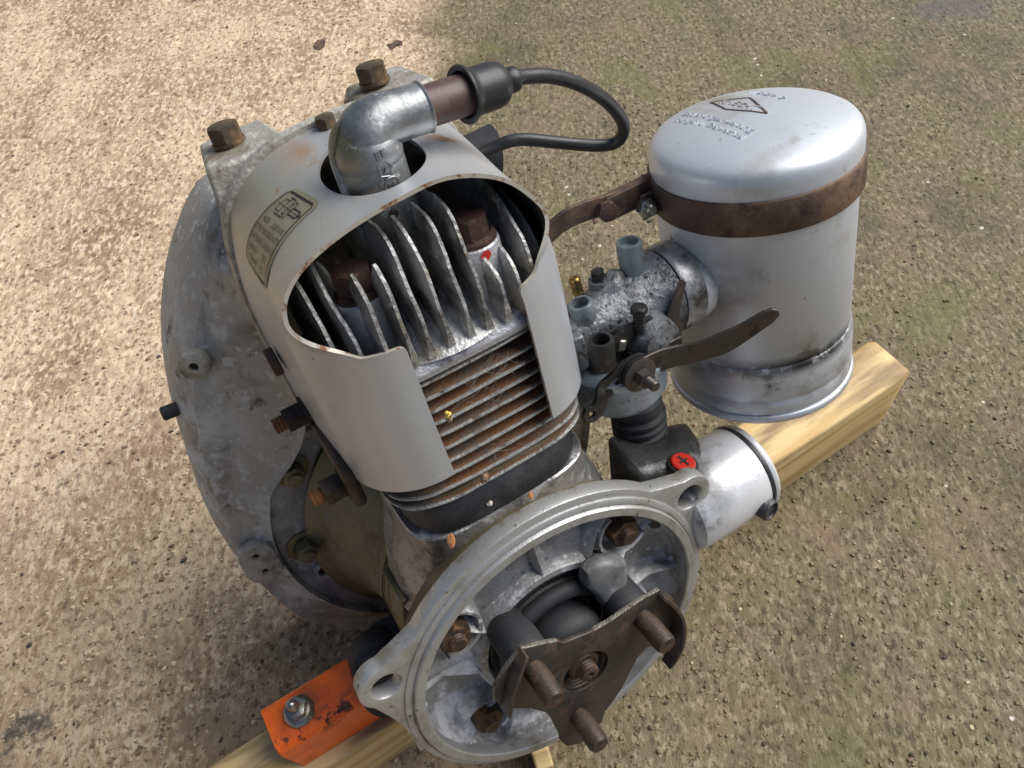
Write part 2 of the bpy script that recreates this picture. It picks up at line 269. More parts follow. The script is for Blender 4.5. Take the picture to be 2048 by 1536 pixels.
    yk = n.new('ShaderNodeMath'); yk.operation = 'MULTIPLY_ADD'; L.new(sx.outputs[1], yk.inputs[0]); yk.inputs[1].default_value = -.5; L.new(ad.outputs[0], yk.inputs[2])
    msk = rng(yk.outputs[0], .05, 1.15)
    # pale concrete turns browner and darker towards the lower left
    low_brown = rng(noise(.7, 6, (1, 1, 1), (8, 8, 0)), .28, .60)
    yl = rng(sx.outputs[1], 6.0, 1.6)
    pale = mix(mul(mul(low_brown, yl), .8), pale, (.25, .18, .115))
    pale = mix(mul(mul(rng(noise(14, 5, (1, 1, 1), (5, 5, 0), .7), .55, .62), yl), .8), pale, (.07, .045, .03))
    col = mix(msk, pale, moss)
    # stains with a shape of their own
    def spot(px, py, r, colr, a=.9):
        nonlocal col
        v = n.new('ShaderNodeVectorMath'); v.operation = 'DISTANCE'; L.new(tc.outputs['Object'], v.inputs[0]); v.inputs[1].default_value = (px, py, 0)
        q = n.new('ShaderNodeMath'); q.operation = 'MULTIPLY_ADD'; L.new(noise(2.2/r, 5, (1, 1, 1), (px, py, 0), .7), q.inputs[0]); q.inputs[1].default_value = r*2.6; L.new(v.outputs[1 if len(v.outputs) > 1 else 0], q.inputs[2])
        col = mix(mul(rng(q.outputs[0], r*2.0, r*1.45), a), col, colr)
    spot(-3.75, 2.25, .30, (.05, .045, .04), .85); spot(-.386, 7.986, .09, (.07, .06, .06))
    spot(10.4, 5.2, 1.1, (.10, .10, .105), .55); spot(1.0, 12.5, .10, (.08, .05, .04)); spot(-2.6, 3.2, .05, (.03, .03, .03)); spot(-1.2, 5.6, .06, (.40, .20, .13), .7); spot(.2, 8.9, .09, (.45, .22, .14), .6)
    spot(-2.95, 4.4, .06, (.10, .06, .05)); spot(3.9, 11.5, .12, (.07, .06, .05)); spot(1.9, 3.4, .10, (.05, .045, .04), .6); spot(4.4, 1.2, .12, (.06, .05, .035), .7); spot(2.1, -.9, .10, (.05, .04, .03), .6); spot(3.2, .4, .07, (.05, .04, .04), .7)
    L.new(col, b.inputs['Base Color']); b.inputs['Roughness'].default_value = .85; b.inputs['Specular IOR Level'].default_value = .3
    h1 = noise(16, 9, (1.2, .7, 1), (0, 0, 0), .72)
    b1 = n.new('ShaderNodeBump'); b1.inputs['Strength'].default_value = .35; b1.inputs['Distance'].default_value = .025; L.new(h1, b1.inputs['Height'])
    b2 = n.new('ShaderNodeBump'); b2.inputs['Strength'].default_value = .12; b2.inputs['Distance'].default_value = .03; L.new(g.outputs['Distance'], b2.inputs['Height']); L.new(b1.outputs[0], b2.inputs['Normal'])
    b3 = n.new('ShaderNodeBump'); b3.inputs['Strength'].default_value = .4; b3.inputs['Distance'].default_value = .08; L.new(noise(4, 4, (1.5, .5, 1)), b3.inputs['Height']); L.new(b2.outputs[0], b3.inputs['Normal'])
    L.new(b3.outputs[0], b.inputs['Normal'])
    return Mx
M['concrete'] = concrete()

# ------------------------------------------------------------------ object helpers
def link(name, me, m_, parent=None, smooth=35):
    if m_ is not None and not isinstance(m_, (list, tuple)): m_ = [m_]
    me.name = name
    idx = [p.material_index for p in me.polygons]; me.materials.clear()
    for q in (m_ or []):
        me.materials.append(M[q] if isinstance(q, str) else q)
    if m_ and len(m_) > 1 and any(idx): me.polygons.foreach_set('material_index', idx)
    if smooth:
        me.shade_smooth(); me.set_sharp_from_angle(angle=radians(smooth))
    o = D.objects.new(name, me); COL.objects.link(o)
    if parent: o.parent = parent
    return o
def tag(o, label=None, cat=None, group=None, kind=None):
    if label: o['label'] = label
    if cat: o['category'] = cat
    if group: o['group'] = group
    if kind: o['kind'] = kind
    return o
def mesh(vs, fs):
    me = D.meshes.new('m'); me.from_pydata([tuple(v) for v in vs], [], fs); me.validate(); return me
class B:
    """collects shapes into one mesh"""
    def __init__(s): s.v = []; s.f = []; s.mi = []
    def add(s, vs, fs, mi=0, M4=None):
        o = len(s.v); s.v += [tuple(M4 @ Vector(v)) if M4 else tuple(v) for v in vs]
        s.f += [tuple(i+o for i in f) for f in fs]; s.mi += [mi]*len(fs); return s
    def mesh(s):
        me = D.meshes.new('m'); me.from_pydata(s.v, [], s.f)
        if any(s.mi): me.polygons.foreach_set('material_index', s.mi)
        bm = bmesh.new(); bm.from_mesh(me); bmesh.ops.recalc_face_normals(bm, faces=bm.faces); bm.to_mesh(me); bm.free()
        return me
def axisM(p, d):
    d = Vector(d).normalized(); return Matrix.Translation(p) @ d.to_track_quat('Z', 'Y').to_matrix().to_4x4()
def lathe(prof, n=48, wob=None):
    """profile (r, z) about z; r=0 ends close"""
    vs = []; fs = []; k = len(prof)
    for i in range(n):
        a = 2*pi*i/n
        for r, z in prof: vs.append((r*cos(a), r*sin(a), z))
    for i in range(n):
        j = (i+1) % n
        for q in range(k-1):
            fs.append((i*k+q, j*k+q, j*k+q+1, i*k+q+1))
    return vs, fs
def merged(me, d=1e-5):
    bm = bmesh.new(); bm.from_mesh(me); bmesh.ops.remove_doubles(bm, verts=bm.verts, dist=d)
    bmesh.ops.dissolve_degenerate(bm, edges=bm.edges, dist=1e-6)
    bmesh.ops.recalc_face_normals(bm, faces=bm.faces); bm.to_mesh(me); bm.free(); return me
def hexprism(r, h, ch=.12):
    """hexagon along z from 0 to h with chamfered top"""
    def ring(rr, z, nn=6, off=0): return [(rr*cos(pi/3*i+off), rr*sin(pi/3*i+off), z) for i in range(nn)]
    vs = []; n = 24
    def hx(a):  # hexagon radius at angle a
        a = (a % (pi/3)) - pi/6; return r*cos(pi/6)/cos(a)
    angs = [2*pi*i/n for i in range(n)]
    rc = r*.93
    for z, f in ((0, 0), (h-ch*r, 1), (h, 2)):
        for a in angs:
            R_ = hx(a)
            if f == 2: R_ = min(R_, r*.86)
            if f == 1: vs.append((R_*cos(a), R_*sin(a), h - max(0, (R_-rc*.93)*.55) - .0)); continue
            vs.append((R_*cos(a), R_*sin(a), z))
    fs = [tuple(range(n))[::-1]]
    for q in range(2):
        for i in range(n):
            j = (i+1) % n; fs.append((q*n+i, q*n+j, (q+1)*n+j, (q+1)*n+i))
    fs.append(tuple(range(2*n, 3*n)))
    return vs, fs
def thread(r, l, pitch=.022, n=20, hole=0):
    prof = [(0, 0), (r*.9, 0)] ; z = 0
    while z < l-pitch:
        prof += [(r, z+pitch*.35), (r*.88, z+pitch*.85)]; z += pitch
    prof += [(r*.97, l-.006), (r*.82, l)]
    if hole: prof += [(hole, l), (hole*.8, l-hole), (0, l-hole*1.1)]
    else: prof += [(0, l)]
    return lathe(prof, n)
def rod(r, l, n=24, ch=.15):
    return lathe([(0, 0), (r, 0), (r, l-r*ch), (r*(1-ch), l), (0, l)], n)
def box(cx_, cy_, cz_, sx, sy, sz):
    vs = [(cx_+a*sx/2, cy_+b*sy/2, cz_+c*sz/2) for a in (-1, 1) for b in (-1, 1) for c in (-1, 1)]
    return vs, [(0, 1, 3, 2), (4, 6, 7, 5), (0, 4, 5, 1), (2, 3, 7, 6), (0, 2, 6, 4), (1, 5, 7, 3)]
def bev(o, wd, seg=2, ang=35):
    b = o.modifiers.new('b', 'BEVEL'); b.width = wd; b.segments = seg; b.limit_method = 'ANGLE'; b.angle_limit = radians(ang)
    b.harden_normals = False; return o
def spline(pts, n=10, closed=False):
    pts = [Vector(p) for p in pts]; out = []; N = len(pts)
    def P(i): return pts[i % N] if closed else pts[max(0, min(N-1, i))]
    for i in range(N if closed else N-1):
        p0, p1, p2, p3 = P(i-1), P(i), P(i+1), P(i+2)
        for k in range(n):
            t = k/n
            out.append(.5*((2*p1)+(p2-p0)*t+(2*p0-5*p1+4*p2-p3)*t*t+(3*p1-p0-3*p2+p3)*t*t*t))
    if not closed: out.append(pts[-1].copy())
    return out
def tube(path, rad, n=16, cap=True):
    path = [Vector(p) for p in path]; vs = []; fs = []; N = len(path)
    rr = rad if isinstance(rad, (list, tuple)) else [rad]*N
    T = (path[1]-path[0]).normalized(); u = T.orthogonal().normalized()
    for i, p in enumerate(path):
        t = (path[min(i+1, N-1)]-path[max(i-1, 0)]).normalized()
        u = (u - t*u.dot(t)).normalized(); w_ = t.cross(u)
        for k in range(n):
            a = 2*pi*k/n; vs.append(p+(u*cos(a)+w_*sin(a))*rr[i])
    for i in range(N-1):
        for k in range(n):
            j = (k+1) % n; fs.append((i*n+k, i*n+j, (i+1)*n+j, (i+1)*n+k))
    if cap: fs += [tuple(range(n))[::-1], tuple(range((N-1)*n, N*n))]
    return vs, fs
def plate(outer, holes=(), th=.1, bevel=.01, axis='Y'):
    """flat plate from 2D outlines (x, z); front face at y = 0, goes to y = th"""
    cu = D.curves.new('c', 'CURVE'); cu.dimensions = '2D'; cu.fill_mode = 'BOTH'
    for ol in [outer]+list(holes):
        s = cu.splines.new('POLY'); s.points.add(len(ol)-1)
        for i, p in enumerate(ol): s.points[i].co = (p[0], p[1], 0, 1)
        s.use_cyclic_u = True
    cu.extrude = th/2-bevel; cu.bevel_depth = bevel; cu.bevel_resolution = 1; cu.offset = -bevel
    ob = D.objects.new('c', cu); COL.objects.link(ob)
    dg = bpy.context.evaluated_depsgraph_get(); me = D.meshes.new_from_object(ob.evaluated_get(dg))
    D.objects.remove(ob); D.curves.remove(cu)
    # x,y,z -> x, th/2 - z, y   (front toward -y)
    me.transform(Matrix(((1, 0, 0, 0), (0, 0, -1, th/2), (0, 1, 0, 0), (0, 0, 0, 1))))
    me.materials.clear()
    return merged(me, 1e-4)
def circ(cx_, cy_, r, n=32, ph=0): return [(cx_+r*cos(2*pi*i/n+ph), cy_+r*sin(2*pi*i/n+ph)) for i in range(n)]
def baked(o):
    dg = bpy.context.evaluated_depsgraph_get(); me = D.meshes.new_from_object(o.evaluated_get(dg), depsgraph=dg)
    o.modifiers.clear(); o.data = me; return o
def textmesh(s, size, ext=.004, res=3):
    cu = D.curves.new('t', 'FONT'); cu.body = s; cu.size = size; cu.extrude = ext; cu.align_x = 'CENTER'; cu.align_y = 'CENTER'; cu.resolution_u = res
    ob = D.objects.new('t', cu); COL.objects.link(ob)
    dg = bpy.context.evaluated_depsgraph_get(); me = D.meshes.new_from_object(ob.evaluated_get(dg))
    D.objects.remove(ob); D.curves.remove(cu)
    vs = [v.co.copy() for v in me.vertices]; fs = [tuple(p.vertices) for p in me.polygons]; D.meshes.remove(me)
    return vs, fs
def copyof(o, loc=None, M4=None, parent=None):
    c = o.copy(); COL.objects.link(c); c.parent = parent or o.parent
    if M4 is not None: c.matrix_local = M4
    elif loc is not None: c.location = loc
    return c

# ================================================================== SETTING: the concrete ground
N = 2
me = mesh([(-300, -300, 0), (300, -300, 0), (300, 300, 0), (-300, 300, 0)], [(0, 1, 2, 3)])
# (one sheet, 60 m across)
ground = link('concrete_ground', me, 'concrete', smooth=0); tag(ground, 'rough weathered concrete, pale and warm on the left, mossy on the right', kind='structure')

M['gritpale'] = mat('pale_sand_grain', (0.56, 0.45, 0.30), 0, .85)
M['gritbrown'] = mat('brown_sand_grain', (0.20, 0.14, 0.085), 0, .85)
M['gritdark'] = mat('dark_sand_grain', (0.07, 0.055, 0.04), 0, .8)
M['gritolive'] = mat('olive_sand_grain', (0.22, 0.18, 0.10), 0, .85)
def grit():
    rnd = random.Random(11); vs = []; fs = []; mi = []
    for k in range(15000):
        # denser near the engine, thinning out with distance
        d = 1.2+12.5*rnd.random()**1.2; a = radians(rnd.uniform(-40, 125)); x, y = -2.0+d*cos(a), -3.0+d*sin(a)*1.25
        if k % 3 == 0: x, y = rnd.uniform(-4.5, 5.5), rnd.uniform(-2.5, 6)
        right = x-.5*y > -.7+rnd.uniform(-.5, .5)
        r = .009+.018*rnd.random()**3; n = 5; o = len(vs); ph = rnd.random()*6
        ex = rnd.uniform(.6, 1.6); rr = [r*rnd.uniform(.7, 1.2) for _ in range(n)]; hh = r*rnd.uniform(.35, .9)
        for i in range(n): t = 2*pi*i/n+ph; vs.append((x+rr[i]*cos(t)*ex, y+rr[i]*sin(t), -.003))
        for i in range(n): t = 2*pi*i/n+ph+.3; vs.append((x+rr[i]*.6*cos(t)*ex, y+rr[i]*.6*sin(t), hh))
        fs.append(tuple(o+n+i for i in range(n)))
        for i in range(n): j = (i+1) % n; fs.append((o+i, o+j, o+n+j, o+n+i))
        q = rnd.random(); m_ = (3 if q < .6 else 1 if q < .90 else 2 if q < .96 else 0) if right else (0 if q < .55 else 1 if q < .94 else 2)
        mi += [m_]*(n+1)
    me = D.meshes.new('m'); me.from_pydata(vs, [], fs); me.polygons.foreach_set('material_index', mi); return me
gr = link('sand_grit', grit(), ['gritpale', 'gritbrown', 'gritdark', 'gritolive'], None, 0)
tag(gr, 'loose sand grains and grit scattered over the worn concrete', 'grit', kind='stuff')

# ================================================================== TIMBER
def timber():
    n = 90; vs = []; fs = []; x0, x1 = -3.4, 4.13
    prof = []
    w_, h_, r_ = .46, .84, .035
    for (px, pz, a0) in ((0+r_, r_, pi), (w_-r_, r_, 1.5*pi), (w_-r_, h_-r_, 0), (r_, h_-r_, .5*pi)):
        for k in range(4): a = a0+k*pi/6; prof.append((px+r_*cos(a), pz+r_*sin(a)))
    for i in range(n+1):
        t = i/n; x = x0+(x1-x0)*t; sh = 1.0
        e = max(0, 1-(x1-x)/.10); ins = .045*(1-sqrt(max(0, 1-e*e))) if e > 0 else 0
        g0 = .455+.026*(x+1.4)
        for (py, pz) in prof:
            yy = w_/2+(py-w_/2)*(1-ins*2.2); zz = h_/2+(pz-h_/2)*(1-ins*1.6)
            # the far end was sawn a little out of square, and its upper corner is chipped
            xx = x - (max(0, zz-.55)*.30 + max(0, .2-zz)*.25)*max(0, min(1, (x-3.6)/.5))
            vs.append((xx, g0+yy, zz+.002))
    k = len(prof)
    for i in range(n):
        for q in range(k): fs.append((i*k+q, i*k+(q+1) % k, (i+1)*k+(q+1) % k, (i+1)*k+q))
    fs += [tuple(range(k))[::-1], tuple(range(n*k, (n+1)*k))]
    return B().add(vs, fs).mesh()
beam = link('timber_beam', timber(), 'wood', smooth=50)
tag(beam, 'long pale pine timber propping the engine, lying diagonally across the concrete', 'timber')
me = B().add(*box(0, 0, .14, .13, .5, .28)).mesh()
blk = link('wood_offcut', me, 'wood', smooth=0); bev(blk, .015); blk.location = (-.30, -.02, 0.001); blk.rotation_euler = (0, 0, radians(-14))
tag(blk, 'small end of a pine offcut peeping out under the drive flange', 'wood offcut')

# ================================================================== ORANGE BRACKET on the timber
def zbolt(parent, r=.075, stud=.16):
    pass
br = D.objects.new('orange_bracket', None); COL.objects.link(br); br.location = (-1.2, .70, .846)
tag(br, 'orange painted steel channel bracket bolted on the timber at lower left', 'bracket')
def bracket_mesh():
    # cross-section (g, h): front leg, rolled shoulder, top plate, back leg ; swept along x
    h = .50; t_ = .035; gf, gb = -.165, .155
    out = [(gf, 0)]
    for k in range(7): a = pi-k*pi/12; out.append((gf+.07+.07*cos(a), h-.07+.07*sin(a)))
    for k in range(7): a = pi/2-k*pi/12; out.append((gb-.04+.04*cos(a), h-.04+.04*sin(a)))
    out.append((gb, 0))
    inn = [(gb-t_, 0)]
    for k in range(4): a = k*pi/6; inn.append((gb-.04-t_+.04*cos(a)+.0, h-.04-t_+.04*sin(a)))
    for k in range(4): a = pi/2+k*pi/6; inn.append((gf+.07+t_*.0+.045*cos(a), h-.07-t_*.3+.045*sin(a)))
    inn.append((gf+t_, 0))
    loop = out+inn; k = len(loop); vs = []; fs = []; n = 24; x0, x1 = -.60, .62
    for i in range(n+1):
        x = x0+(x1-x0)*i/n
        for (g, z) in loop:
            xx = x+ (0.03*(h-z)/h if i == 0 else 0)
            vs.append((xx, g, z))
    for i in range(n):
        for q in range(k): fs.append((i*k+q, i*k+(q+1) % k, (i+1)*k+(q+1) % k, (i+1)*k+q))
    fs += [tuple(range(k))[::-1], tuple(range(n*k, (n+1)*k))]
    return B().add(vs, fs).mesh()
bb = link('channel', bracket_mesh(), 'orange', br, 40)
bo = link('nut', B().add(*lathe([(0, 0), (.125, 0), (.125, .02), (.10, .05), (.085, .055), (0, .055)], 36)).add(*hexprism(.088, .085, .2), M4=Matrix.Translation((0, 0, .045))).mesh(), 'steel', br)
bo.location = (-.385, -.0, .503); bo.scale = (.8, .8, .85)
bs = link('bolt_end', B().add(*lathe([(0, 0), (.045, 0), (.045, .10), (.036, .135), (.018, .15), (0, .152)], 24)).mesh(), 'steel', bo)
bs.location = (0, 0, .10)

# ================================================================== ENGINE
eng = D.objects.new('small_engine', None); COL.objects.link(eng); eng.matrix_world = EM
tag(eng, 'old single-cylinder two-stroke engine with silver shroud and round air filter', 'engine')
def part(name, me, m_, parent=None, smooth=35, bevel=0, lab=None):
    o = link(name, me, m_, parent or eng, smooth)
    if bevel: bev(o, bevel)
    if lab: o['label'] = lab
    return o

# ---------------------------------------------------------------- drive flange
def ringout():
    pts = []
    ears = {}
    for i in range(360):
        a = 2*pi*i/360
        r = 1.012+.040*sin(a)
        for ea in (atan2(.505, .995), pi-atan2(.505, .995)):
            d = (a-ea+pi) % (2*pi)-pi
            ex, ez = 1.105*cos(ea), 1.105*sin(ea)
            # distance along the ray to the ear disc
            c_ = cos(d)*1.105; q = .150**2-(sin(d)*1.105)**2
            if q > 0: r = max(r, c_+sqrt(q))
            # straight flanks running out to the ear, slightly hollow
            ph = math.acos((1.03-.150)/1.105)
            if abs(d) < ph:
                u_ = abs(d)/ph; line = 1.03/cos(ph-abs(d))
                if line <= 1.26: r = max(r, min(line, line-.050*sin(pi*min(1, u_*1.0))*(1 if u_ > .2 else u_/.2)) if q <= 0 else r)
        pts.append((r*cos(a), r*sin(a)))
    return pts
EA = atan2(.505, .995)
earp = [(1.105*cos(EA), 1.105*sin(EA)), (-1.105*cos(EA), 1.105*sin(EA))]
fl = plate(ringout(), [circ(0, 0, .93, 96)]+[circ(x, z, .085, 28) for x, z in earp], th=.10, bevel=.010)
fl.transform(Matrix.Translation((0, .035, 0)))
flange = part('drive_flange', fl, 'alumach', smooth=40)
# raised spigot lip and bowl
YM = Matrix(((1, 0, 0, 0), (0, 0, 1, 0), (0, 1, 0, 0), (0, 0, 0, 1)))   # lathe z -> y
def ly(prof, n=96): v, f = lathe(prof, n); return [YM @ Vector(p) for p in v], f
lip = B().add(*ly([(.998, .05), (.996, .026), (.990, .021), (.962, .020), (.958, .026), (.953, .026), (.950, .004), (.945, -.001), (.898, -.002), (.890, .005), (.888, .10)], 120)).mesh()
part('spigot_ring', lip, 'alumach', flange, 40)
bowlp = [(.889, .06), (.886, .13), (.875, .18), (.84, .215), (.70, .235), (.56, .225), (.525, .205), (.51, .12), (.50, .105), (.465, .10), (.455, .11), (.44, .24), (.43, .55), (0, .57)]
bowl = B().add(*ly(bowlp, 120)).mesh()
part('bell_face', bowl, 'aluox', flange, 45)
# ribs
def rib(a, r0=.515, r1=.887, y0=.12, y1=.10, w_=.022):
    d = Vector((cos(a), 0, sin(a))); t_ = Vector((-sin(a), 0, cos(a))); vs = []
    for (r, yf) in ((r0, y0), ((r0+r1)/2, max(y0, y1)+.035), (r1, y1)):
        for s, yy in ((-1, .25), (-.6, yf+.01), (0, yf), (.6, yf+.01), (1, .25)):
            ww = w_*(1.5 if yy > .24 else 1); vs.append(d*r+t_*s*ww+Vector((0, yy, 0)))
    fs = []
    for i in range(2):
        for q in range(4): fs.append((i*5+q, i*5+q+1, (i+1)*5+q+1, (i+1)*5+q))
    return vs, fs
for a in (88, 53, 140, 213, 233, 300, 325, 352, 20, 176):
    part('rib', B().add(*rib(radians(a), y0=.105, y1=.09 if a not in (20, 176) else .18)).mesh(), 'aluox', flange, 60)
# pocket walls round the nuts (crescents)
NUTS = [(-.56, .445), (.565, .445), (-.585, -.43), (.585, -.43)]
nutme = B().add(*hexprism(.098, .105, .15)).add(*thread(.052, .045, .016), M4=Matrix.Translation((0, 0, .10))).mesh()
first = None
for i, (x, z) in enumerate(NUTS):
    Mx = Matrix.Translation((x, .195, z)) @ Matrix.Rotation(radians(90), 4, 'X') @ Matrix.Rotation(.3+i*1.3, 4, 'Z')
    if first is None:
        first = part('nut', nutme, 'rustnut', flange, 30); first.matrix_local = Mx
    else: copyof(first, M4=Mx)
    ang = atan2(z, x)
    cres = B()
    vs = []; fs = []; n = 18
    for k in range(n+1):
        a = ang+pi/2+ .2 + (pi*1.15)*k/n*(1 if x*z < 0 else -1) + (0 if x*z < 0 else pi)
        for (r, y) in ((.15, .24), (.152, .12), (.172, .115), (.19, .24)):
            vs.append((x+r*cos(a), y, z+r*sin(a)))
    for k in range(n):
        for q in range(3): fs.append((k*4+q, k*4+q+1, (k+1)*4+q+1, (k+1)*4+q))
    part('pocket_wall', B().add(vs, fs).mesh(), 'aluox', flange, 60)
# dark underside collar between flange and crankcase
part('flange_collar', B().add(*ly([(.945, .125), (1.0, .126), (1.0, .15), (.96, .20), (.90, .34), (.80, .44)], 96)).mesh(), 'case')

# ---------------------------------------------------------------- coupling, plate, studs, crankshaft
def lobes(r0, amp, n, ph):
    return [((r0+amp*max(0, cos(n*(2*pi*i/96-ph)))**1.5)*cos(2*pi*i/96), (r0+amp*max(0, cos(n*(2*pi*i/96-ph)))**1.5)*sin(2*pi*i/96)) for i in range(96)]
cpm = B().add(*ly([(.0, .30), (.20, .28), (.235, .24), (.24, -.02), (.215, -.09), (.15, -.12), (.11, -.12), (.11, .1)], 48))
for a in (133.6, 16.3, -108.5):
    a = radians(a); x, z = .40*cos(a), .40*sin(a)
    cpm.add([v+Vector((x, 0, z)) for v in ly([(0, .16), (.10, .15), (.125, .11), (.13, -.12), (.118, -.17), (.09, -.19), (0, -.19)], 32)[0]], ly([(0, .16), (.10, .15), (.125, .11), (.13, -.12), (.118, -.17), (.09, -.19), (0, -.19)], 32)[1])
part('rubber_coupling', cpm.mesh(), 'rubbermatt', smooth=50)
part('coupling_web', B().add(*tube([(.36*cos(radians(a)), .06, .36*sin(radians(a))) for a in range(16, 376, 10)], .05, 14)).mesh(), 'rubbermatt', smooth=60)
part('oil_seal', B().add(*ly([(.452, .20), (.435, .135), (.42, .125), (.36, .14), (.34, .17), (.325, .22), (.30, .24), (.29, .30), (.28, .55)], 72)).mesh(), 'rubbermatt', smooth=40)
part('shaft_collar', B().add(*ly([(.26, .6), (.25, .12), (.15, .10)], 48)).mesh(), 'rust')
cf = plate([(.22, .50), (.33, .51), (.47, .40), (.455, .25), (.40, .13), (.365, .04), (.32, .0), (.275, .03), (.262, .14), (.235, .28), (.19, .40)][::-1], (), .12, .035)
cf.transform(Matrix.Translation((0, -.05, 0))); part('cast_finger', cf, 'fingercast', smooth=60)
# tri-armed plate
def triplate():
    P_ = [(-.31, .51), (-.21, .455), (-.113, .392), (-.085, .345), (.02, .31), (.10, .285), (.196, .272), (.30, .277), (.43, .28), (.545, .265), (.62, .12), (.665, -.04), (.65, -.22), (.59, -.30), (.50, -.24), (.395, -.175), (.33, -.21), (.28, -.27), (.18, -.406), (.10, -.48), (.034, -.53), (0, -.60), (-.05, -.65), (-.11, -.68), (-.17, -.685), (-.26, -.61), (-.285, -.52), (-.277, -.46), (-.285, -.35), (-.289, -.24), (-.31, -.14), (-.38, -.02), (-.50, .12), (-.54, .24), (-.515, .34), (-.43, .43)]
    return P_[::-1]
tp = plate(triplate(), [circ(-.01, -.02, .150, 40)], th=.030, bevel=.004); tp.transform(Matrix.Translation((0, -.215, 0)))
tp.materials.append(M['plate']); tp.materials.append(M['plateedge'])
tp.polygons.foreach_set('material_index', [1 if abs(p.normal.y) < .5 and p.center.z > .25 and abs(p.center.x) > .10 and p.area > 1e-5 else 0 for p in tp.polygons])
drv = part('drive_plate', tp, ['plate', 'plateedge'], smooth=40)
part('thread_ring', B().add([v+Vector((-.01, 0, -.02)) for v in ly([(.150, -.19), (.142, -.18), (.15, -.17), (.142, -.16), (.15, -.15), (.142, -.14), (.15, -.13), (.142, -.12), (.15, -.10)], 40)[0]], ly([(.150, -.19), (.142, -.18), (.15, -.17), (.142, -.16), (.15, -.15), (.142, -.14), (.15, -.13), (.142, -.12), (.15, -.10)], 40)[1]).mesh(), 'rust', drv, 30)
def liparc(a0, a1, r0, r1, y0, y1, th=.022):
    vs = []; fs = []; n = 20
    for i in range(n+1):
        t_ = i/n; a = a0+(a1-a0)*t_; r = r0+(r1-r0)*t_; dep = y1 - .03*abs(2*t_-1)**3*(1 if y1 > y0 else -1)
        for (rr, yy) in ((r, y0), (r, dep), (r-th, dep), (r-th, y0)): vs.append((rr*cos(a), yy, rr*sin(a)))
    for i in range(n):
        for q in range(4): fs.append((i*4+q, i*4+(q+1) % 4, (i+1)*4+(q+1) % 4, (i+1)*4+q))
    fs += [(0, 1, 2, 3), (n*4+3, n*4+2, n*4+1, n*4)]
    return B().add(vs, fs).mesh()
for a0, a1, r0, r1 in ((121, 168, .60, .53), (25, -42, .60, .68)):
    o = part('lip', liparc(radians(a0), radians(a1), r0, r1, -.19, -.30), 'plate', drv, 40); bev(o, .004)
studme = B().add(*lathe([(0, 0), (.064, 0), (.066, .02), (.064, .06), (.062, .24), (.052, .262), (0, .266)], 28)).mesh()
s0 = None
for (a, r) in ((133.6, .412), (16.3, .425), (-108.5, .405)):
    a = radians(a); Mx = Matrix.Translation((r*cos(a), -.175, r*sin(a))) @ Matrix.Rotation(radians(90), 4, 'X')
    if s0 is None: s0 = part('stud', studme, 'rust', drv, 30); s0.matrix_local = Mx
    else: copyof(s0, M4=Mx)
part('crankshaft', B().add(*thread(.058, .12, .018, 24, .02), M4=axisM((0, -.14, 0), (0, -1, 0))).add(*rod(.10, .7, 32), M4=axisM((0, .5, 0), (0, -1, 0))).mesh(), 'rust')

# ---------------------------------------------------------------- crankcase
def supel(a, rx, rz, e):
    c_, s_ = cos(a), sin(a); return (rx*math.copysign(abs(c_)**(2/e), c_), rz*math.copysign(abs(s_)**(2/e), s_))
cc = B().add(*ly([(.62, .60), (.78, .60), (.80, .62), (.80, .75), (.79, .78), (.775, .785), (.775, .80), (.80, .81), (.79, 1.0), (.84, 1.25), (.98, 1.55), (1.08, 1.62), (1.06, 1.70), (.3, 1.72)], 96)).mesh()
ccase = part('crankcase', cc, 'case', smooth=40)
part('joint_line', B().add(*ly([(.806, .86), (.812, .864), (.812, .872), (.806, .876)], 96)).mesh(), 'ink', ccase)
for a_ in (150, 205):
    a_ = radians(a_); part('case_rib', B().add(*box(.815*cos(a_), .68, .815*sin(a_), .05, .30, .05)).mesh(), 'case', ccase, 30, .015)
def deck():
    vs = []; fs = []; n = 56; k = 0
    lv = ((.30, .74, .58, 2.2), (.62, .66, .50, 2.6), (.80, .58, .47, 3.2), (.93, .555, .455, 4), (.985, .55, .45, 4.5), (.995, .54, .44, 4.5), (.995, .01, .01, 4.5))
    for (z, rx, ry, e) in lv:
        for i in range(n):
            x, y = supel(2*pi*i/n, rx, ry, e); vs.append((x+.02, y+.70, z))
    for q in range(len(lv)-1):
        for i in range(n):
            j = (i+1) % n; fs.append((q*n+i, q*n+j, (q+1)*n+j, (q+1)*n+i))
    return B().add(vs, fs).mesh()
part('cylinder_deck', deck(), 'alu', ccase, 40)
# webs and lugs of the crankcase right side
part('lug', B().add(*box(.64, .95, .55, .18, .10, 1.0)).mesh(), 'alu', ccase, 30, .03)

# ---------------------------------------------------------------- spacer under the cylinder
def slab(z0, z1, rx, ry, e, cxx=.02, cyy=.70, r=.04, n=64):
    vs = []; fs = []
    lv = [(z0, .92), (z0+.015, .985), (z0+.05, 1), (z1-.06, 1), (z1-.02, .975), (z1, .94)]
    for z, s in lv:
        for i in range(n):
            x, y = supel(2*pi*i/n, rx*s, ry*s, e); vs.append((x+cxx, y+cyy, z))
    for q in range(len(lv)-1):
        for i in range(n):
            j = (i+1) % n; fs.append((q*n+i, q*n+j, (q+1)*n+j, (q+1)*n+i))
    fs += [tuple(range(n))[::-1], tuple(range((len(lv)-1)*n, len(lv)*n))]
    return B().add(vs, fs).mesh()
part('spacer', slab(1.0, 1.23, .52, .47, 3.6), 'gasket', smooth=40)
part('shim', slab(1.225, 1.262, .46, .45, 4.5), 'case', smooth=40)

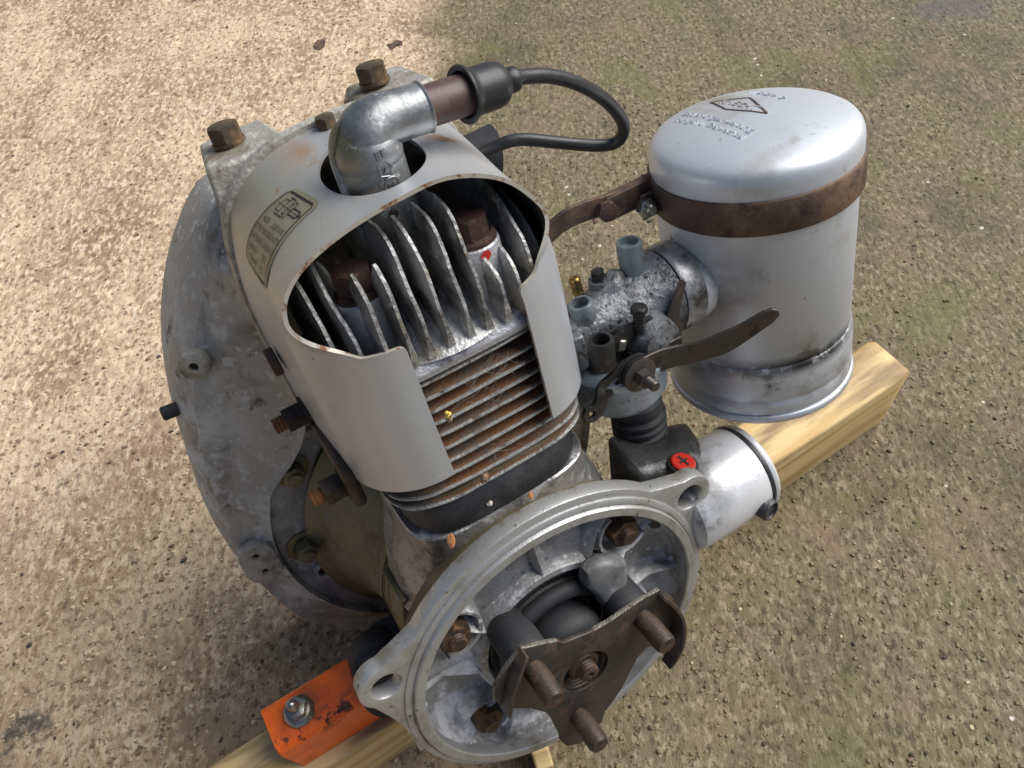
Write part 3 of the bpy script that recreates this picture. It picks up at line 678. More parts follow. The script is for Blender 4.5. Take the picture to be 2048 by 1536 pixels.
# ---------------------------------------------------------------- cylinder and fins
cyl = part('cylinder', B().add(*lathe([(0, 1.2), (.37, 1.2), (.37, 2.03), (0, 2.03)], 64), M4=Matrix.Translation((.03, .68, 0))).mesh(), 'cylfin')
def cfin(z, rx, ry, seed):
    rnd = random.Random(seed); n = 88; vs = []; fs = []
    lv = ((-.016, .60, 0), (-.009, .975, 0), (-.006, .995, 0), (0, 1.0, 0), (.006, .995, 0), (.009, .975, 0), (.016, .60, 0))
    ph = rnd.random()*6
    for dz, s, _ in lv:
        for i in range(n):
            a = 2*pi*i/n; x, y = supel(a, rx, ry, 4.0)
            wv = .004*sin(a*3+ph)+.002*sin(a*11+ph*2)
            vs.append((x*s+.03, y*s+.69, z+dz+wv))
    for q in range(len(lv)-1):
        for i in range(n):
            j = (i+1) % n; fs.append((q*n+i, q*n+j, (q+1)*n+j, (q+1)*n+i))
    fs += [tuple(range(n))[::-1], tuple(range((len(lv)-1)*n, len(lv)*n))]
    me = B().add(vs, fs).mesh()
    me.polygons.foreach_set('material_index', [1 if 1*n <= i < 5*n else 0 for i in range(len(me.polygons))]); return me
FZ = [1.984, 1.893, 1.819, 1.745, 1.670, 1.589, 1.505, 1.425, 1.340, 1.268]
for i, z in enumerate(FZ):
    part('fin', cfin(z-.02, .585, .468, i), ['cylfin', 'finedge'], cyl, 40)

# ---------------------------------------------------------------- head
hd = part('cylinder_head', slab(1.985, 2.085, .585, .49, 4.0, .03, .69), 'headbase', smooth=40)
part('dome', B().add(*lathe([(.47, 2.08), (.42, 2.12), (.36, 2.19), (.26, 2.25), (.17, 2.27), (.165, 2.5), (0, 2.5)], 48), M4=Matrix.Translation((.01, .64, 0))).mesh(), 'fin', hd)
full = [(.190, 2.085), (.176, 2.18), (.172, 2.27), (.188, 2.40), (.23, 2.53), (.30, 2.625), (.40, 2.655), (.50, 2.655), (.72, 2.64), (1.0, 2.60), (1.12, 2.50), (1.19, 2.30), (1.19, 2.085)]
low = [(.190, 2.085), (.165, 2.20), (.165, 2.32), (.19, 2.45), (.235, 2.545), (.27, 2.575), (.29, 2.50), (.30, 2.34), (.33, 2.30), (.45, 2.27), (.55, 2.26), (.72, 2.27), (.9, 2.30), (1.1, 2.3), (1.19, 2.20), (1.19, 2.085)]
lowr = [(.190, 2.085), (.18, 2.20), (.195, 2.29), (.25, 2.345), (.33, 2.37), (.42, 2.36), (.5, 2.28), (.72, 2.27), (.9, 2.3), (1.1, 2.3), (1.19, 2.20), (1.19, 2.085)]
side = [(.190, 2.085), (.20, 2.25), (.25, 2.37), (.33, 2.43), (.45, 2.53), (.60, 2.57), (.80, 2.57), (1.0, 2.52), (1.12, 2.42), (1.19, 2.25), (1.19, 2.085)]
outs = [(.22, 2.085), (.25, 2.20), (.33, 2.32), (.52, 2.44), (.76, 2.49), (.95, 2.44), (1.1, 2.3), (1.16, 2.085)]
HF = [(-.5, side), (-.41, side), (-.315, low), (-.218, low), (-.128, full), (-.032, full), (.067, full), (.159, full), (.255, lowr), (.35, lowr), (.45, side), (.55, outs)]
def hfin(x, prof, seed):
    rnd = random.Random(seed); top = spline([(0, y, z) for y, z in prof], 5)
    ph = rnd.random()*6; vs = []; fs = []
    rows = []
    for i, p in enumerate(top):
        zb = 2.075
        col = []
        for t_ in (0, .25, .5, .75, .93, 1.0):
            z = zb+(p.z-zb)*t_
            y = p.y
            th = .024*(1-t_)+.011; th = th if t_ < .99 else .0045
            jx = .007*sin(y*11+ph)*t_ + .004*sin(z*23+ph*3)*t_
            jt = (.004*sin(y*70+ph)+.003*rnd.uniform(-1, 1)) if t_ > .9 else 0
            col.append((x+jx, y, z+jt, th))
        rows.append(col)
    # pull the front edge rows apart so the plate has a thin rounded front
    k = 6
    for s in (-1, 1):
        for col in rows:
            for (xx, y, z, th) in col: vs.append((xx+s*th, y, z))
    n = len(rows); o2 = n*k
    for i in range(n-1):
        for q in range(k-1):
            a, b_, c_, d_ = i*k+q, (i+1)*k+q, (i+1)*k+q+1, i*k+q+1
            fs.append((a, b_, c_, d_)); fs.append((o2+a, o2+d_, o2+c_, o2+b_))
        fs.append((i*k+k-1, (i+1)*k+k-1, o2+(i+1)*k+k-1, o2+i*k+k-1))
    for q in range(k-1):
        fs.append((q, q+1, o2+q+1, o2+q)); e = (n-1)*k; fs.append((e+q+1, e+q, o2+e+q, o2+e+q+1))
    return B().add(vs, fs).mesh()
def hfin2(x, prof, seed):
    # plate built as a fan of ribs from an inner line to the outline, so the vertical front edge is covered too
    rnd = random.Random(seed); dd = min(x+.64, .66-x); yo = .525-sqrt(max(0, .36**2-max(0, .36-dd)**2))+.035-.20
    top = spline([(0, y+max(.01, yo+.01)*max(0, 1-max(0, y-.2)/.5), z) for y, z in prof], 5); ph = rnd.random()*6
    vs = []; fs = []; rows = []
    c_ = Vector((0, .69, 2.075))
    for p in top:
        d = (c_-p); col = []
        for t_ in (0, .05, .2, .45, .75, .98):
            q = p+d*t_
            q.z = max(q.z, 2.075)
            th = (.007 if t_ == 0 else (.014 if t_ == .05 else .017+.010*t_)) + .014*max(0, 1-(q.z-2.075)/.14)
            jx = .006*sin(q.y*9+ph)+.003*sin(q.z*19+ph*2)
            jr = .004*rnd.uniform(-1, 1) if t_ == 0 else 0
            col.append((x+jx*min(1, (q.z-2.07)*5), q.y+jr, q.z+jr, th))
        rows.append(col)
    k = 6; n = len(rows); o2 = n*k
    for s in (-1, 1):
        for col in rows:
            for (xx, y, z, th) in col: vs.append((xx+s*th, y, z))
    for i in range(n-1):
        for q in range(k-1):
            a, b_, cc_, d_ = i*k+q, (i+1)*k+q, (i+1)*k+q+1, i*k+q+1
            fs.append((a, b_, cc_, d_)); fs.append((o2+a, o2+d_, o2+cc_, o2+b_))
        fs.append((i*k, o2+i*k, o2+(i+1)*k, (i+1)*k))
    return B().add(vs, fs).mesh()
for i, (x, pr_) in enumerate(HF):
    part('fin', hfin2(x, pr_, i+20), 'fin', hd, 50)
# head bolts on bosses
bossme = B().add(*lathe([(.135, 2.08), (.12, 2.2), (.115, 2.395), (.105, 2.405), (0, 2.405)], 36)).mesh()
hbm = B().add(*lathe([(0, 0), (.108, 0), (.108, .018), (.095, .024), (.085, .03)], 32)).add(*hexprism(.092, .10, .15), M4=Matrix.Translation((0, 0, .025))).mesh()
b0 = h0_ = None
for x, y, a in ((-.285, .43, .2), (.275, .43, .1)):
    if b0 is None:
        b0 = part('bolt_boss', bossme, 'headbase', hd); b0.location = (x, y, 0)
        h0_ = part('head_bolt', hbm, 'rustred', hd, 30); h0_.location = (x, y, 2.405); h0_.rotation_euler = (0, 0, a)
    else:
        copyof(b0, (x, y, 0)); c_ = copyof(h0_, (x, y, 2.405)); c_.rotation_euler = (0, 0, a)
# red paint dab on the right boss
vs = []; fs = []; n = 14
for i in range(n):
    a = 2*pi*i/n; rr = .026*(1+.10*sin(2*a)); th = radians(-93)+rr*cos(a)/.118; vs.append((.275+.1195*cos(th), .43+.1195*sin(th), 2.355+rr*sin(a)*.9))
fs = [tuple(range(n))]
part('paint_dab', mesh([(a+.0, b, c_+.015) for a, b, c_ in vs], fs), 'red', hd, 0)

# ---------------------------------------------------------------- shroud
def prof_at(t):
    """cross-section (x, z) of the shroud, u in 0..1 handled outside; t = 0 back, 1 front"""
    f = [(-.635, 1.46), (-.640, 1.8), (-.640, 2.10), (-.640, 2.28), (-.636, 2.44), (-.61, 2.555), (-.55, 2.632), (-.46, 2.690), (-.33, 2.735), (-.18, 2.765), (.0, 2.783), (.17, 2.785), (.33, 2.735), (.46, 2.650), (.56, 2.52), (.625, 2.38), (.655, 2.20), (.66, 2.05), (.66, 1.8), (.66, 1.46)]
    b = [(-.69, 1.46), (-.695, 1.8), (-.69, 2.15), (-.655, 2.40), (-.595, 2.60), (-.545, 2.665), (-.48, 2.725), (-.39, 2.782), (-.27, 2.825), (-.145, 2.845), (.0, 2.852), (.14, 2.85), (.28, 2.84), (.42, 2.80), (.54, 2.70), (.62, 2.58), (.665, 2.40), (.68, 2.15), (.68, 1.8), (.68, 1.46)]
    return [((1-t)*q[0]+t*p[0], (1-t)*q[1]+t*p[1]) for p, q in zip(f, b)]
YB, YF, YC, RC = 1.28, .30, .525, .36
def dense(P_, n=9):
    return [(p.x, p.z) for p in spline([(x, 0, z) for x, z in P_], n)]
Pf, Pb = dense(prof_at(1)), dense(prof_at(0))
NS = len(Pf)
def shroud_pt(s, t):
    """s = float index along the profile, t = length forward from the back edge"""
    i = max(0, min(NS-2, int(s))); fr = s-i
    def L2(P_): return (P_[i][0]*(1-fr)+P_[i+1][0]*fr, P_[i][1]*(1-fr)+P_[i+1][1]*fr)
    f, b = L2(Pf), L2(Pb); yy = YB-t; k = max(0, min(1, (YB-yy)/(YB-YF)))
    k = k*k*(3-2*k)
    x, z = b[0]*(1-k)+f[0]*k, b[1]*(1-k)+f[1]*k
    bend = max(0, min(1, (2.50-z)/.22))      # the wall turns the corner only low down
    bend = bend*bend*(3-2*bend)
    sgn = -1 if s < NS/2 else 1
    tc = YB-YC
    if t > tc and bend > 0:
        d = t-tc; q = RC*pi/2
        if d <= q: a = d/RC; bx, by = RC*(1-cos(a)), YC-RC*sin(a)
        else: bx, by = RC+(d-q), YC-RC
        x = x*(1-bend)+(x-sgn*bx)*bend; yy = yy*(1-bend)+by*bend
    return Vector((x, yy, z))
LF = (YB-YC)+RC*pi/2
def tend(s):
    i = int(max(0, min(NS-1, round(s)))); z = Pf[i][1]; left = s < NS/2
    full_ = LF+((.64-RC-.235) if left else (.66-RC-.33))
    zt = 2.235
    arch = YB-YF
    if z <= zt-.03: return full_
    if z >= 2.52: return arch
    if z < zt+.02:   # rounded top inner corner then flat top edge
        u_ = (z-(zt-.03))/.05; return full_-.04*(1-sqrt(max(0, 1-u_*u_))) if u_ < .6 else full_-.008-(u_-.6)/.4*(full_-arch-.20)
    u_ = (z-(zt+.02))/(2.52-(zt+.02)); return arch+.20*(1-u_)**2.2
def make_shroud():
    # rows: resample s so that the flap's top edge gets plenty
    rows = []
    s = 0.0
    while s <= NS-1+1e-6:
        z = Pf[int(round(min(s, NS-1)))][1]; rows.append(s)
        s += 1.0
    # insert extra rows near zt
    def s_at(zv, left):
        rng_ = range(0, NS//2) if left else range(NS-1, NS//2, -1)
        prev = None
        for i in rng_:
            if Pf[i][1] >= zv:
                j = i-1 if left else i+1
                z0, z1 = Pf[j][1], Pf[i][1]; fr = (zv-z0)/(z1-z0+1e-9); return j+(i-j)*fr
    ex = []
    for left in (True, False):
        for k in range(25): ex.append((s_at(2.20+k*.0035, left)))
    rows = sorted(rows+ex)
    NT = 70; vs = []; fs = []; uvt = []
    def tend_f(s):
        # same rule but on the exact height
        i = max(0, min(NS-2, int(s))); fr = s-i; z = Pf[i][1]*(1-fr)+Pf[i+1][1]*fr
        left = s < NS/2; full_ = LF+((.64-RC-.235) if left else (.66-RC-.33)); zt = 2.235; arch = YB-YF
        if z <= zt-.03: return full_
        if z >= 2.52: return arch
        if z < zt+.02:
            u_ = (z-(zt-.03))/.05
            return full_-.035*(1-sqrt(max(0, 1-(u_/.7)**2))) if u_ < .7 else full_-.035-((u_-.7)/.3)*(full_-.035-arch-.20)
        u_ = (z-(zt+.02))/(2.52-(zt+.02)); return arch+.20*(1-u_)**2.2
    for s in rows:
        te = tend_f(s)
        if te > .0:
            for k in range(NT+1): vs.append(shroud_pt(s, te*k/NT))
    n = len(rows)
    for i in range(n-1):
        for k in range(NT): fs.append((i*(NT+1)+k+1, (i+1)*(NT+1)+k+1, (i+1)*(NT+1)+k, i*(NT+1)+k))
    me = mesh(vs, fs); return me
me = make_shroud()
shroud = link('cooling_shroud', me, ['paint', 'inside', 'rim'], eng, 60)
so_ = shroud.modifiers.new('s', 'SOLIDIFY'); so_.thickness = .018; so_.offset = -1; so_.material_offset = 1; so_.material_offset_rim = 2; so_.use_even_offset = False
# the plug opening
cut = D.objects.new('c', B().add(*lathe([(0, 2.4), (1, 2.4), (1, 3.2), (0, 3.2)], 72)).mesh()); COL.objects.link(cut)
cut.scale = (.225, .300, 1); cut.location = (.02, .70, 0); cut.parent = eng
bm_ = shroud.modifiers.new('b', 'BOOLEAN'); bm_.object = cut; bm_.operation = 'DIFFERENCE'; bm_.solver = 'EXACT'
bpy.context.view_layer.update()
baked(shroud); D.objects.remove(cut)
shroud.data.set_sharp_from_angle(angle=radians(45))

# ---------------------------------------------------------------- data label on the shoulder
def on_shroud(s, t, lift):
    p = shroud_pt(s, t); a = shroud_pt(s+.3, t)-shroud_pt(s-.3, t); b = shroud_pt(s, t+.01)-shroud_pt(s, t-.01)
    n = a.cross(b).normalized()
    if n.x > 0 and s < NS/2: n = -n
    return p+n*(.018*0+lift)
def s_for(xz_len):
    return xz_len
# cumulative length along the profile
cum = [0]
for i in range(NS-1): cum.append(cum[-1]+sqrt((Pb[i+1][0]-Pb[i][0])**2+(Pb[i+1][1]-Pb[i][1])**2))
def s_of(l):
    for i in range(NS-1):
        if cum[i+1] >= l: return i+(l-cum[i])/(cum[i+1]-cum[i])
    return NS-1
LABW, LABH = .32, .42          # along the crank axis, down the side
LT0, LV0 = .28, 1.58           # where the label's back edge and upper edge lie
def lab_pt(u, v, lift):        # u 0..1 back to front, v 0..1 top to bottom
    l = (1.548*(1-u)+1.61*u)*(1-v)+(1.121*(1-u)+1.208*u)*v; t = (.452*(1-u)+.693*u)*(1-v)+(.347*(1-u)+.754*u)*v
    return on_shroud(s_of(l), t, lift)
def lab_sheet(m0, lift, rr=.12):
    nu, nv = 16, 40; vs = []; fs = []
    for j in range(nv+1):
        for i in range(nu+1):
            u, v = m0+(1-2*m0)*i/nu, m0*.5+(1-m0)*j/nv
            # rounded corners: pull in
            cu_ = min(u-m0, 1-m0-u)*LABW; cv_ = min(v-m0*.5, 1-m0*.5-v)*LABH; r_ = .05
            if cv_ < r_:
                ins = r_-sqrt(max(0, r_*r_-(r_-cv_)**2)); ins /= LABW
                u = m0+ins+(1-2*m0-2*ins)*i/nu
            vs.append(lab_pt(u, v, lift))
    for j in range(nv):
        for i in range(nu): a = j*(nu+1)+i; fs.append((a, a+1, a+nu+2, a+nu+1))
    return B().add(vs, fs).mesh()
lab = part('data_label', lab_sheet(0, .004), 'label', smooth=60)
lb2 = B()
def lab_line(pts, wd=.006, lift=.0075):
    vs = []; fs = []; P_ = [Vector((u*LABW, v*LABH, 0)) for u, v in pts]
    for i, p in enumerate(P_):
        t_ = (P_[min(i+1, len(P_)-1)]-P_[max(0, i-1)]).normalized(); nn = Vector((-t_.y, t_.x, 0))
        for s in (-1, 1):
            q = p+nn*s*wd/2; vs.append(lab_pt(q.x/LABW, q.y/LABH, lift))
    for i in range(len(P_)-1): fs.append((i*2, i*2+1, i*2+3, i*2+2))
    lb2.add(vs, fs)
def seg(a, b, n=12): return [(a[0]+(b[0]-a[0])*k/n, a[1]+(b[1]-a[1])*k/n) for k in range(n+1)]
m_ = .06
lab_line(seg((m_*2, m_), (1-m_*2, m_)), .009); lab_line(seg((1-m_, m_*1.6), (1-m_, 1-m_), 30)); lab_line(seg((m_, m_*1.6), (m_, 1-m_), 30)); lab_line(seg((m_*2, 1-m_*.6), (1-m_*2, 1-m_*.6)), .006)
lab_line(seg((m_, m_*1.6), (m_*2, m_), 4)); lab_line(seg((1-m_, m_*1.6), (1-m_*2, m_), 4))
def lab_rect(u0, v0, u1, v1, wd=.004):
    for a, b in (((u0, v0), (u1, v0)), ((u1, v0), (u1, v1)), ((u1, v1), (u0, v1)), ((u0, v1), (u0, v0))): lab_line(seg(a, b, 4), wd)
lab_rect(.22, .15, .36, .30); lab_rect(.36, .11, .46, .34); lab_rect(.46, .16, .52, .30); lab_rect(.52, .13, .60, .33); lab_rect(.60, .19, .84, .27, .006); lab_rect(.84, .215, .90, .245)
lab_line(seg((.14, .225), (.95, .235), 16), .003)
lab_line(seg((.28, .11), (.46, .11), 6), .005); lab_line(seg((.28, .34), (.52, .34), 6), .005)
def lab_text(txt, u, v, size):
    vs, fs = textmesh(txt, size*1.12, 0, 1)
    vs = [lab_pt(u+p.x/LABW, v-p.y/LABH*-1*-1, .0085) for p in vs]
    lb2.add(vs, fs)
lab_text('NST    225/10S', .52, .45, .034)
lab_text('TYPE MODE-NTS', .50, .56, .034)
lab_text('(PATENT) 6K20 S.', .50, .67, .033)
lab_text('HP/NO      72', .46, .78, .033)
lab_text('5500/M    1.5', .48, .88, .033)
part('label_print', lb2.mesh(), 'ink', lab, 0)['kind'] = 'stuff'

# ---------------------------------------------------------------- spark-plug cap, tube, boot, lead
def elbow():
    b = B()
    # vertical sleeve
    path = [(-.005, .60, 2.30), (-.005, .60, 2.5), (-.005, .60, 2.72)]
    path += [(-.005, .60, 2.82), (.0, .60, 2.90), (.03, .60, 2.955), (.085, .60, 2.975), (.16, .60, 2.975), (.22, .60, 2.97), (.285, .60, 2.965)]
    rad = [.138, .138, .140, .142, .140, .130, .117, .106, .104, .104]
    sp = spline(path, 5); rr = []
    for i in range(len(sp)):
        f = i/5; k = min(len(rad)-2, int(f)); rr.append(rad[k]+(rad[k+1]-rad[k])*min(1, f-k))
    v, f = tube(sp, rr, 40, False); b.add(v, f)
    # rolled mouth
    v, f = lathe([(.106, -.01), (.110, 0), (.104, .004), (.085, .004), (.085, -.2)], 40); b.add(v, f, M4=axisM((.285, .60, 2.965), (1, 0, -.02)))
    return merged(b.mesh())
cap = part('plug_cap', elbow(), 'zinc', smooth=60)
# outer shoulder: rounded bulge that fills the outside of the bend
part('cap_shoulder', B().add(*lathe([(0, -.147), (.06, -.135), (.11, -.1), (.14, -.05), (.149, 0), (.14, .05), (.105, .1), (.06, .13), (0, .14)], 40), M4=Matrix.Translation((-.005, .60, 2.885))).mesh(), 'zinc', cap, 80)
# folded seam down the outer side
sm = [(-.145, .60, 2.30), (-.152, .60, 2.6), (-.158, .60, 2.80), (-.150, .60, 2.92), (-.11, .60, 3.005), (-.04, .60, 3.04), (.04, .60, 3.045)]
sp = spline(sm, 6); vs = []; fs = []
for i, p in enumerate(sp):
    t_ = (sp[min(i+1, len(sp)-1)]-sp[max(i-1, 0)]).normalized(); nn = Vector((-t_.z, 0, t_.x)) if t_.x >= 0 else Vector((-t_.z, 0, t_.x))
    if nn.x > 0 and i < 12: nn = -nn
    for (a_, y_) in ((-.02, -.012), (.012, -.010), (.012, .010), (-.02, .012)): vs.append(p+nn*a_+Vector((0, y_, 0)))
for i in range(len(sp)-1):
    for q in range(4): fs.append((i*4+q, i*4+(q+1) % 4, (i+1)*4+(q+1) % 4, (i+1)*4+q))
fs += [(0, 1, 2, 3), (len(sp)*4-1, len(sp)*4-2, len(sp)*4-3, len(sp)*4-4)]
part('seam', B().add(vs, fs).mesh(), 'zinc', cap, 60)
v, f = rod(.020, .006, 20); part('vent_hole', B().add(v, f, M4=axisM((-.022, .458, 2.655), (0, -1, 0))).mesh(), 'ink', cap)
# little embossed marks
em = B()
def wraptext(txt, size, zc, xo=0, ext=.003, R_=.147, cyy=.60):
    vs, fs = textmesh(txt, size, ext, 1); out = []
    for p in vs:
        a = (xo+p.x)/R_-pi/2; r = R_+p.z; out.append((-.005+r*cos(a), cyy+r*sin(a), zc+p.y))
    em.add(out, fs)
def wrapring(xo, zc, r0, n=24, ph=0):
    vs = []; fs = []
    for i in range(n):
        t_ = 2*pi*i/n+ph
        for rr, l in ((r0, 0), (r0+.004, .003), (r0+.008, 0)):
            a = (xo+rr*cos(t_))/.147-pi/2; r = .1475+l; vs.append((-.005+r*cos(a), .60+r*sin(a), zc+rr*sin(t_)))
    for i in range(n):
        j = (i+1) % n
        for q in range(2): fs.append((i*3+q, i*3+q+1, j*3+q+1, j*3+q))
    em.add(vs, fs)
wraptext('EF', .052, 2.905, .010); wrapring(.010, 2.843, .030, 5); wraptext('Z', .036, 2.843, .010); wrapring(.018, 2.772, .030, 24); wraptext('DB', .030, 2.772, .018)
part('embossing', em.mesh(), 'zinc', cap, 0)['kind'] = 'stuff'
v, f = lathe([(0, 0), (.086, 0), (.088, .24), (.06, .26), (0, .26)], 36)
part('resistor_tube', B().add(v, f, M4=axisM((.275, .60, 2.965), (1, .13, -.12))).mesh(), 'bakelite')
AX = Vector((1, .13, -.12)).normalized(); P0 = Vector((.275, .60, 2.965))
v, f = lathe([(.10, .205), (.122, .200), (.126, .208), (.122, .216), (.108, .222), (.102, .26), (.100, .36), (.092, .395), (.072, .42), (.050, .43), (.052, .435), (.056, .45), (.056, .478), (.050, .487), (.03, .487), (0, .487)], 44)
part('rubber_boot', B().add(v, f, M4=axisM(P0, AX)).mesh(), 'rubber', smooth=60)
cb = [P0+AX*.47, (.80, .69, 2.893), (.942, .72, 2.842), (1.101, .76, 2.748), (1.275, .82, 2.6), (1.405, .89, 2.44), (1.455, .95, 2.325), (1.425, 1.0, 2.258), (1.326, 1.05, 2.268), (1.114, 1.1, 2.358), (.939, 1.15, 2.430), (.812, 1.2, 2.430), (.735, 1.27, 2.39), (.70, 1.42, 2.25)]
part('ignition_lead', B().add(*tube(spline(cb, 8), .034, 20)).mesh(), 'rubber', smooth=80)
v, f = lathe([(.05, 0), (.075, .01), (.12, .10), (.165, .24), (.175, .26), (.165, .265), (.0, .26)], 32)
part('lead_grommet', B().add(v, f, M4=axisM((.62, 1.45, 2.36), (.85, -.05, -.25))).mesh(), 'rubbermatt', smooth=50)

# ---------------------------------------------------------------- fan housing
OUT = [(-.60, 2.50), (-.84, 2.30), (-1.04, 2.05), (-1.21, 1.75), (-1.36, 1.36), (-1.47, .93), (-1.55, .50), (-1.56, .10), (-1.51, -.35), (-1.37, -.74), (-1.12, -1.06), (-.78, -1.25), (-.40, -1.36), (0, -1.39), (.42, -1.28), (.78, -1.03), (1.02, -.65), (1.14, -.2), (1.17, .3), (1.15, .85), (1.05, 1.4), (.90, 1.9), (.72, 2.20), (.58, 2.42), (.36, 2.50), (0, 2.52), (-.35, 2.52)]
oc = spline([(x, 0, z) for x, z in OUT], 6, True)
def housing():
    n = len(oc); inner = []
    for p in oc:
        a = atan2(p.z-.15, p.x+.02); inner.append(Vector((-.02+1.25*cos(a), 0, .12+1.25*sin(a))))
    # stations: (blend towards inner, scale, y)
    st = [(0, .985, 2.42), (0, 1.0, 2.30), (0, 1.0, 2.05), (.02, 1, 1.98), (.06, 1, 1.90), (.14, 1, 1.83), (.28, 1, 1.76), (.48, 1, 1.695), (.70, 1, 1.65), (.88, 1, 1.62), (.97, 1, 1.60), (1.0, 1, 1.585), (1.01, 1, 1.59), (1.03, 1, 1.66)]
    vs = []; fs = []
    for bl, sc, y in st:
        for p, q in zip(oc, inner):
            up = max(0, min(1, (p.z-.95)/.45)); up = up*up*(3-2*up)
            # towards the top the front face does not fall in to the hub ring but runs up to the shroud
            r_in = Vector((q.x*(1-up)+math.copysign(min(abs(p.x)*.86, .70), p.x)*up, 0, q.z*(1-up)+(p.z-.10)*up))
            v = p*(1-bl)+r_in*bl; yy = y - up*.16*bl
            yy = max(yy, 1.27)
            vs.append((v.x*sc, yy, v.z*sc))
    for s in range(len(st)-1):
        for i in range(n):
            j = (i+1) % n; fs.append((s*n+i, s*n+j, (s+1)*n+j, (s+1)*n+i))
    fs.append(tuple(range(n)))
    return B().add(vs, fs).mesh()
hs = part('fan_housing', housing(), 'house', smooth=40)
part('mounting_ring', B().add(*ly([(1.28, 1.72), (1.245, 1.665), (1.235, 1.655), (1.0, 1.652), (.98, 1.66), (.97, 1.75)], 96), M4=Matrix.Translation((-.02, 0, .12))).mesh(), 'house', hs)
part('back_plate', B().add(*ly([(1.3, 1.74), (.3, 1.74)], 64), M4=Matrix.Translation((-.02, 0, .12))).mesh(), 'case', hs)
# duct front around the back of the shroud
def duct():
    n = 40; vs = []; fs = []
    pb = dense(prof_at(0), 3)
    for (sc, y) in ((.985, 1.25), (1.02, 1.252), (1.032, 1.28), (1.03, 1.36), (.97, 1.9)):
        for (x, z) in pb: vs.append((x*sc, y, 1.5+(z-1.5)*((sc if y < 1.35 else sc-.02-(.18 if y > 1.5 else 0)) if z > 1.6 else 1)))
    k = len(pb)
    for s in range(4):
        for i in range(k-1): fs.append((s*k+i, s*k+i+1, (s+1)*k+i+1, (s+1)*k+i))
    return B().add(vs, fs).mesh()
part('air_duct', duct(), 'houselight', hs, 50)
pl_ = plate([(p.x*.95, .3+(p.z-.3)*.95) for p in oc], (), .03, .004); pl_.transform(Matrix.Translation((0, 1.69, 0)))
part('inner_wall', pl_, 'house', hs, 40)
# top bosses with their bolts
def boss_mesh(side):
    # tapering block leaning out from the housing, flat machined top
    x0, x1 = (-.62, -.20) if side < 0 else (.20, .60)
    vs = []
    lo = [(x0-.04*1, 1.27, 2.30), (x1+.10, 1.27, 2.60), (x1+.10, 1.90, 2.40), (x0+.0, 1.95, 2.2)] if side < 0 else [(x0-.12, 1.32, 2.50), (x1+.03, 1.32, 2.3), (x1, 1.90, 2.2), (x0-.1, 1.95, 2.4)]
    hi = [(x0+.03, 1.31, 2.83), (x1+.02, 1.30, 2.85), (x1-.01, 1.72, 2.86), (x0+.08, 1.74, 2.84)]
    vs = lo+hi
    return B().add(vs, [(0, 1, 2, 3)[::-1], (4, 5, 6, 7), (0, 4, 5, 1)[::-1], (1, 5, 6, 2)[::-1], (2, 6, 7, 3)[::-1], (3, 7, 4, 0)[::-1]]).mesh()
tb = B().add(*lathe([(0, 0), (.105, 0), (.107, .008), (.105, .022), (.09, .026), (0, .026)], 32)).add(*hexprism(.104, .098, .1), M4=Matrix.Translation((0, 0, .026))).mesh()
bt0 = None
for sd_, x, a in ((-1, -.415, .25), (1, .385, .1)):
    part('mounting_boss', boss_mesh(sd_), 'houselight', hs, 30, .02)
    if bt0 is None: bt0 = part('bolt', tb, 'boltold', hs, 30); bt0.location = (x, 1.54, 2.845); bt0.rotation_euler = (0, 0, a); bt0.scale = (.78, .78, .78)
    else: c_ = copyof(bt0, (x, 1.54, 2.858)); c_.rotation_euler = (0, 0, a)
c_ = copyof(bt0, (.0, 1.20, 2.835)); c_.scale = (.5, .5, .55); c_['label'] = 'small rusted bolt half hidden behind the plug cap'
# round boss with a blind hole, two-hole lug, ring bolts
def disc_boss(p, d, r, holes, h=.07, m='houselight', ell=1.0, hr=.028):
    n = 48
    if ell == 1: o_ = circ(0, 0, r, n)
    else: o_ = [(r*cos(2*pi*i/n), r*sin(2*pi*i/n)+math.copysign(r*(ell-1), sin(2*pi*i/n)+1e-9)) for i in range(n)]
    me = plate(o_, [circ(u, v, hr, 18) for u, v in holes], h, .008)
    me.transform(Matrix.Rotation(radians(-90), 4, 'X') @ Matrix.Translation((0, -h, 0)))      # front now toward +z
    me.transform(Matrix.Diagonal((1, -1, 1, 1))); me.flip_normals()
    me.transform(axisM(p, d))
    o = part('boss', me, m, hs, 40)
    for (u, v) in holes:
        h_ = B().add(*lathe([(hr*1.02, h-.028), (0, h-.03)], 18), M4=axisM(p, d) @ Matrix.Translation((u, v, 0)))
        hh = part('hole', h_.mesh(), 'ink', o, 40); hh['label'] = 'dark blind hole'
    return o
disc_boss(Vector((-1.085, 1.70, 1.76)), (-.35, -1, .15), .085, [(0, 0)], .08, hr=.026)
disc_boss(Vector((-1.385, 1.66, .24)), (-.12, -1, .05), .12, [(0, .075), (0, -.075)], ell=1.5, hr=.022)
rb = B().add(*lathe([(.12, 0), (.12, .02), (.08, .024)], 30)).add(*hexprism(.075, .10, .15), M4=Matrix.Translation((0, 0, .02))).add(*lathe([(.045, .11), (.045, .15), (.0, .155)], 20)).mesh()
r0_ = None
for (x, z) in ((-1.10, .16), (-.93, .80), (-.6, -.85), (.55, -.85)):
    Mx = Matrix.Translation((x, 1.655, z)) @ Matrix.Rotation(radians(90), 4, 'X')
    if r0_ is None: r0_ = part('ring_bolt', rb, 'case', hs, 30); r0_.matrix_local = Mx
    else: copyof(r0_, M4=Mx)
disc_boss(Vector((-1.07, 1.66, -.14)), (0, -1, 0), .085, [(0, 0)], .04, 'house', hr=.042)
# bolt head standing off the left rim
part('rim_screw', B().add(*rod(.045, .10, 20), M4=axisM((-1.345, 2.0, 1.36), (-1, 0, .1))).mesh(), 'rubbermatt', hs)

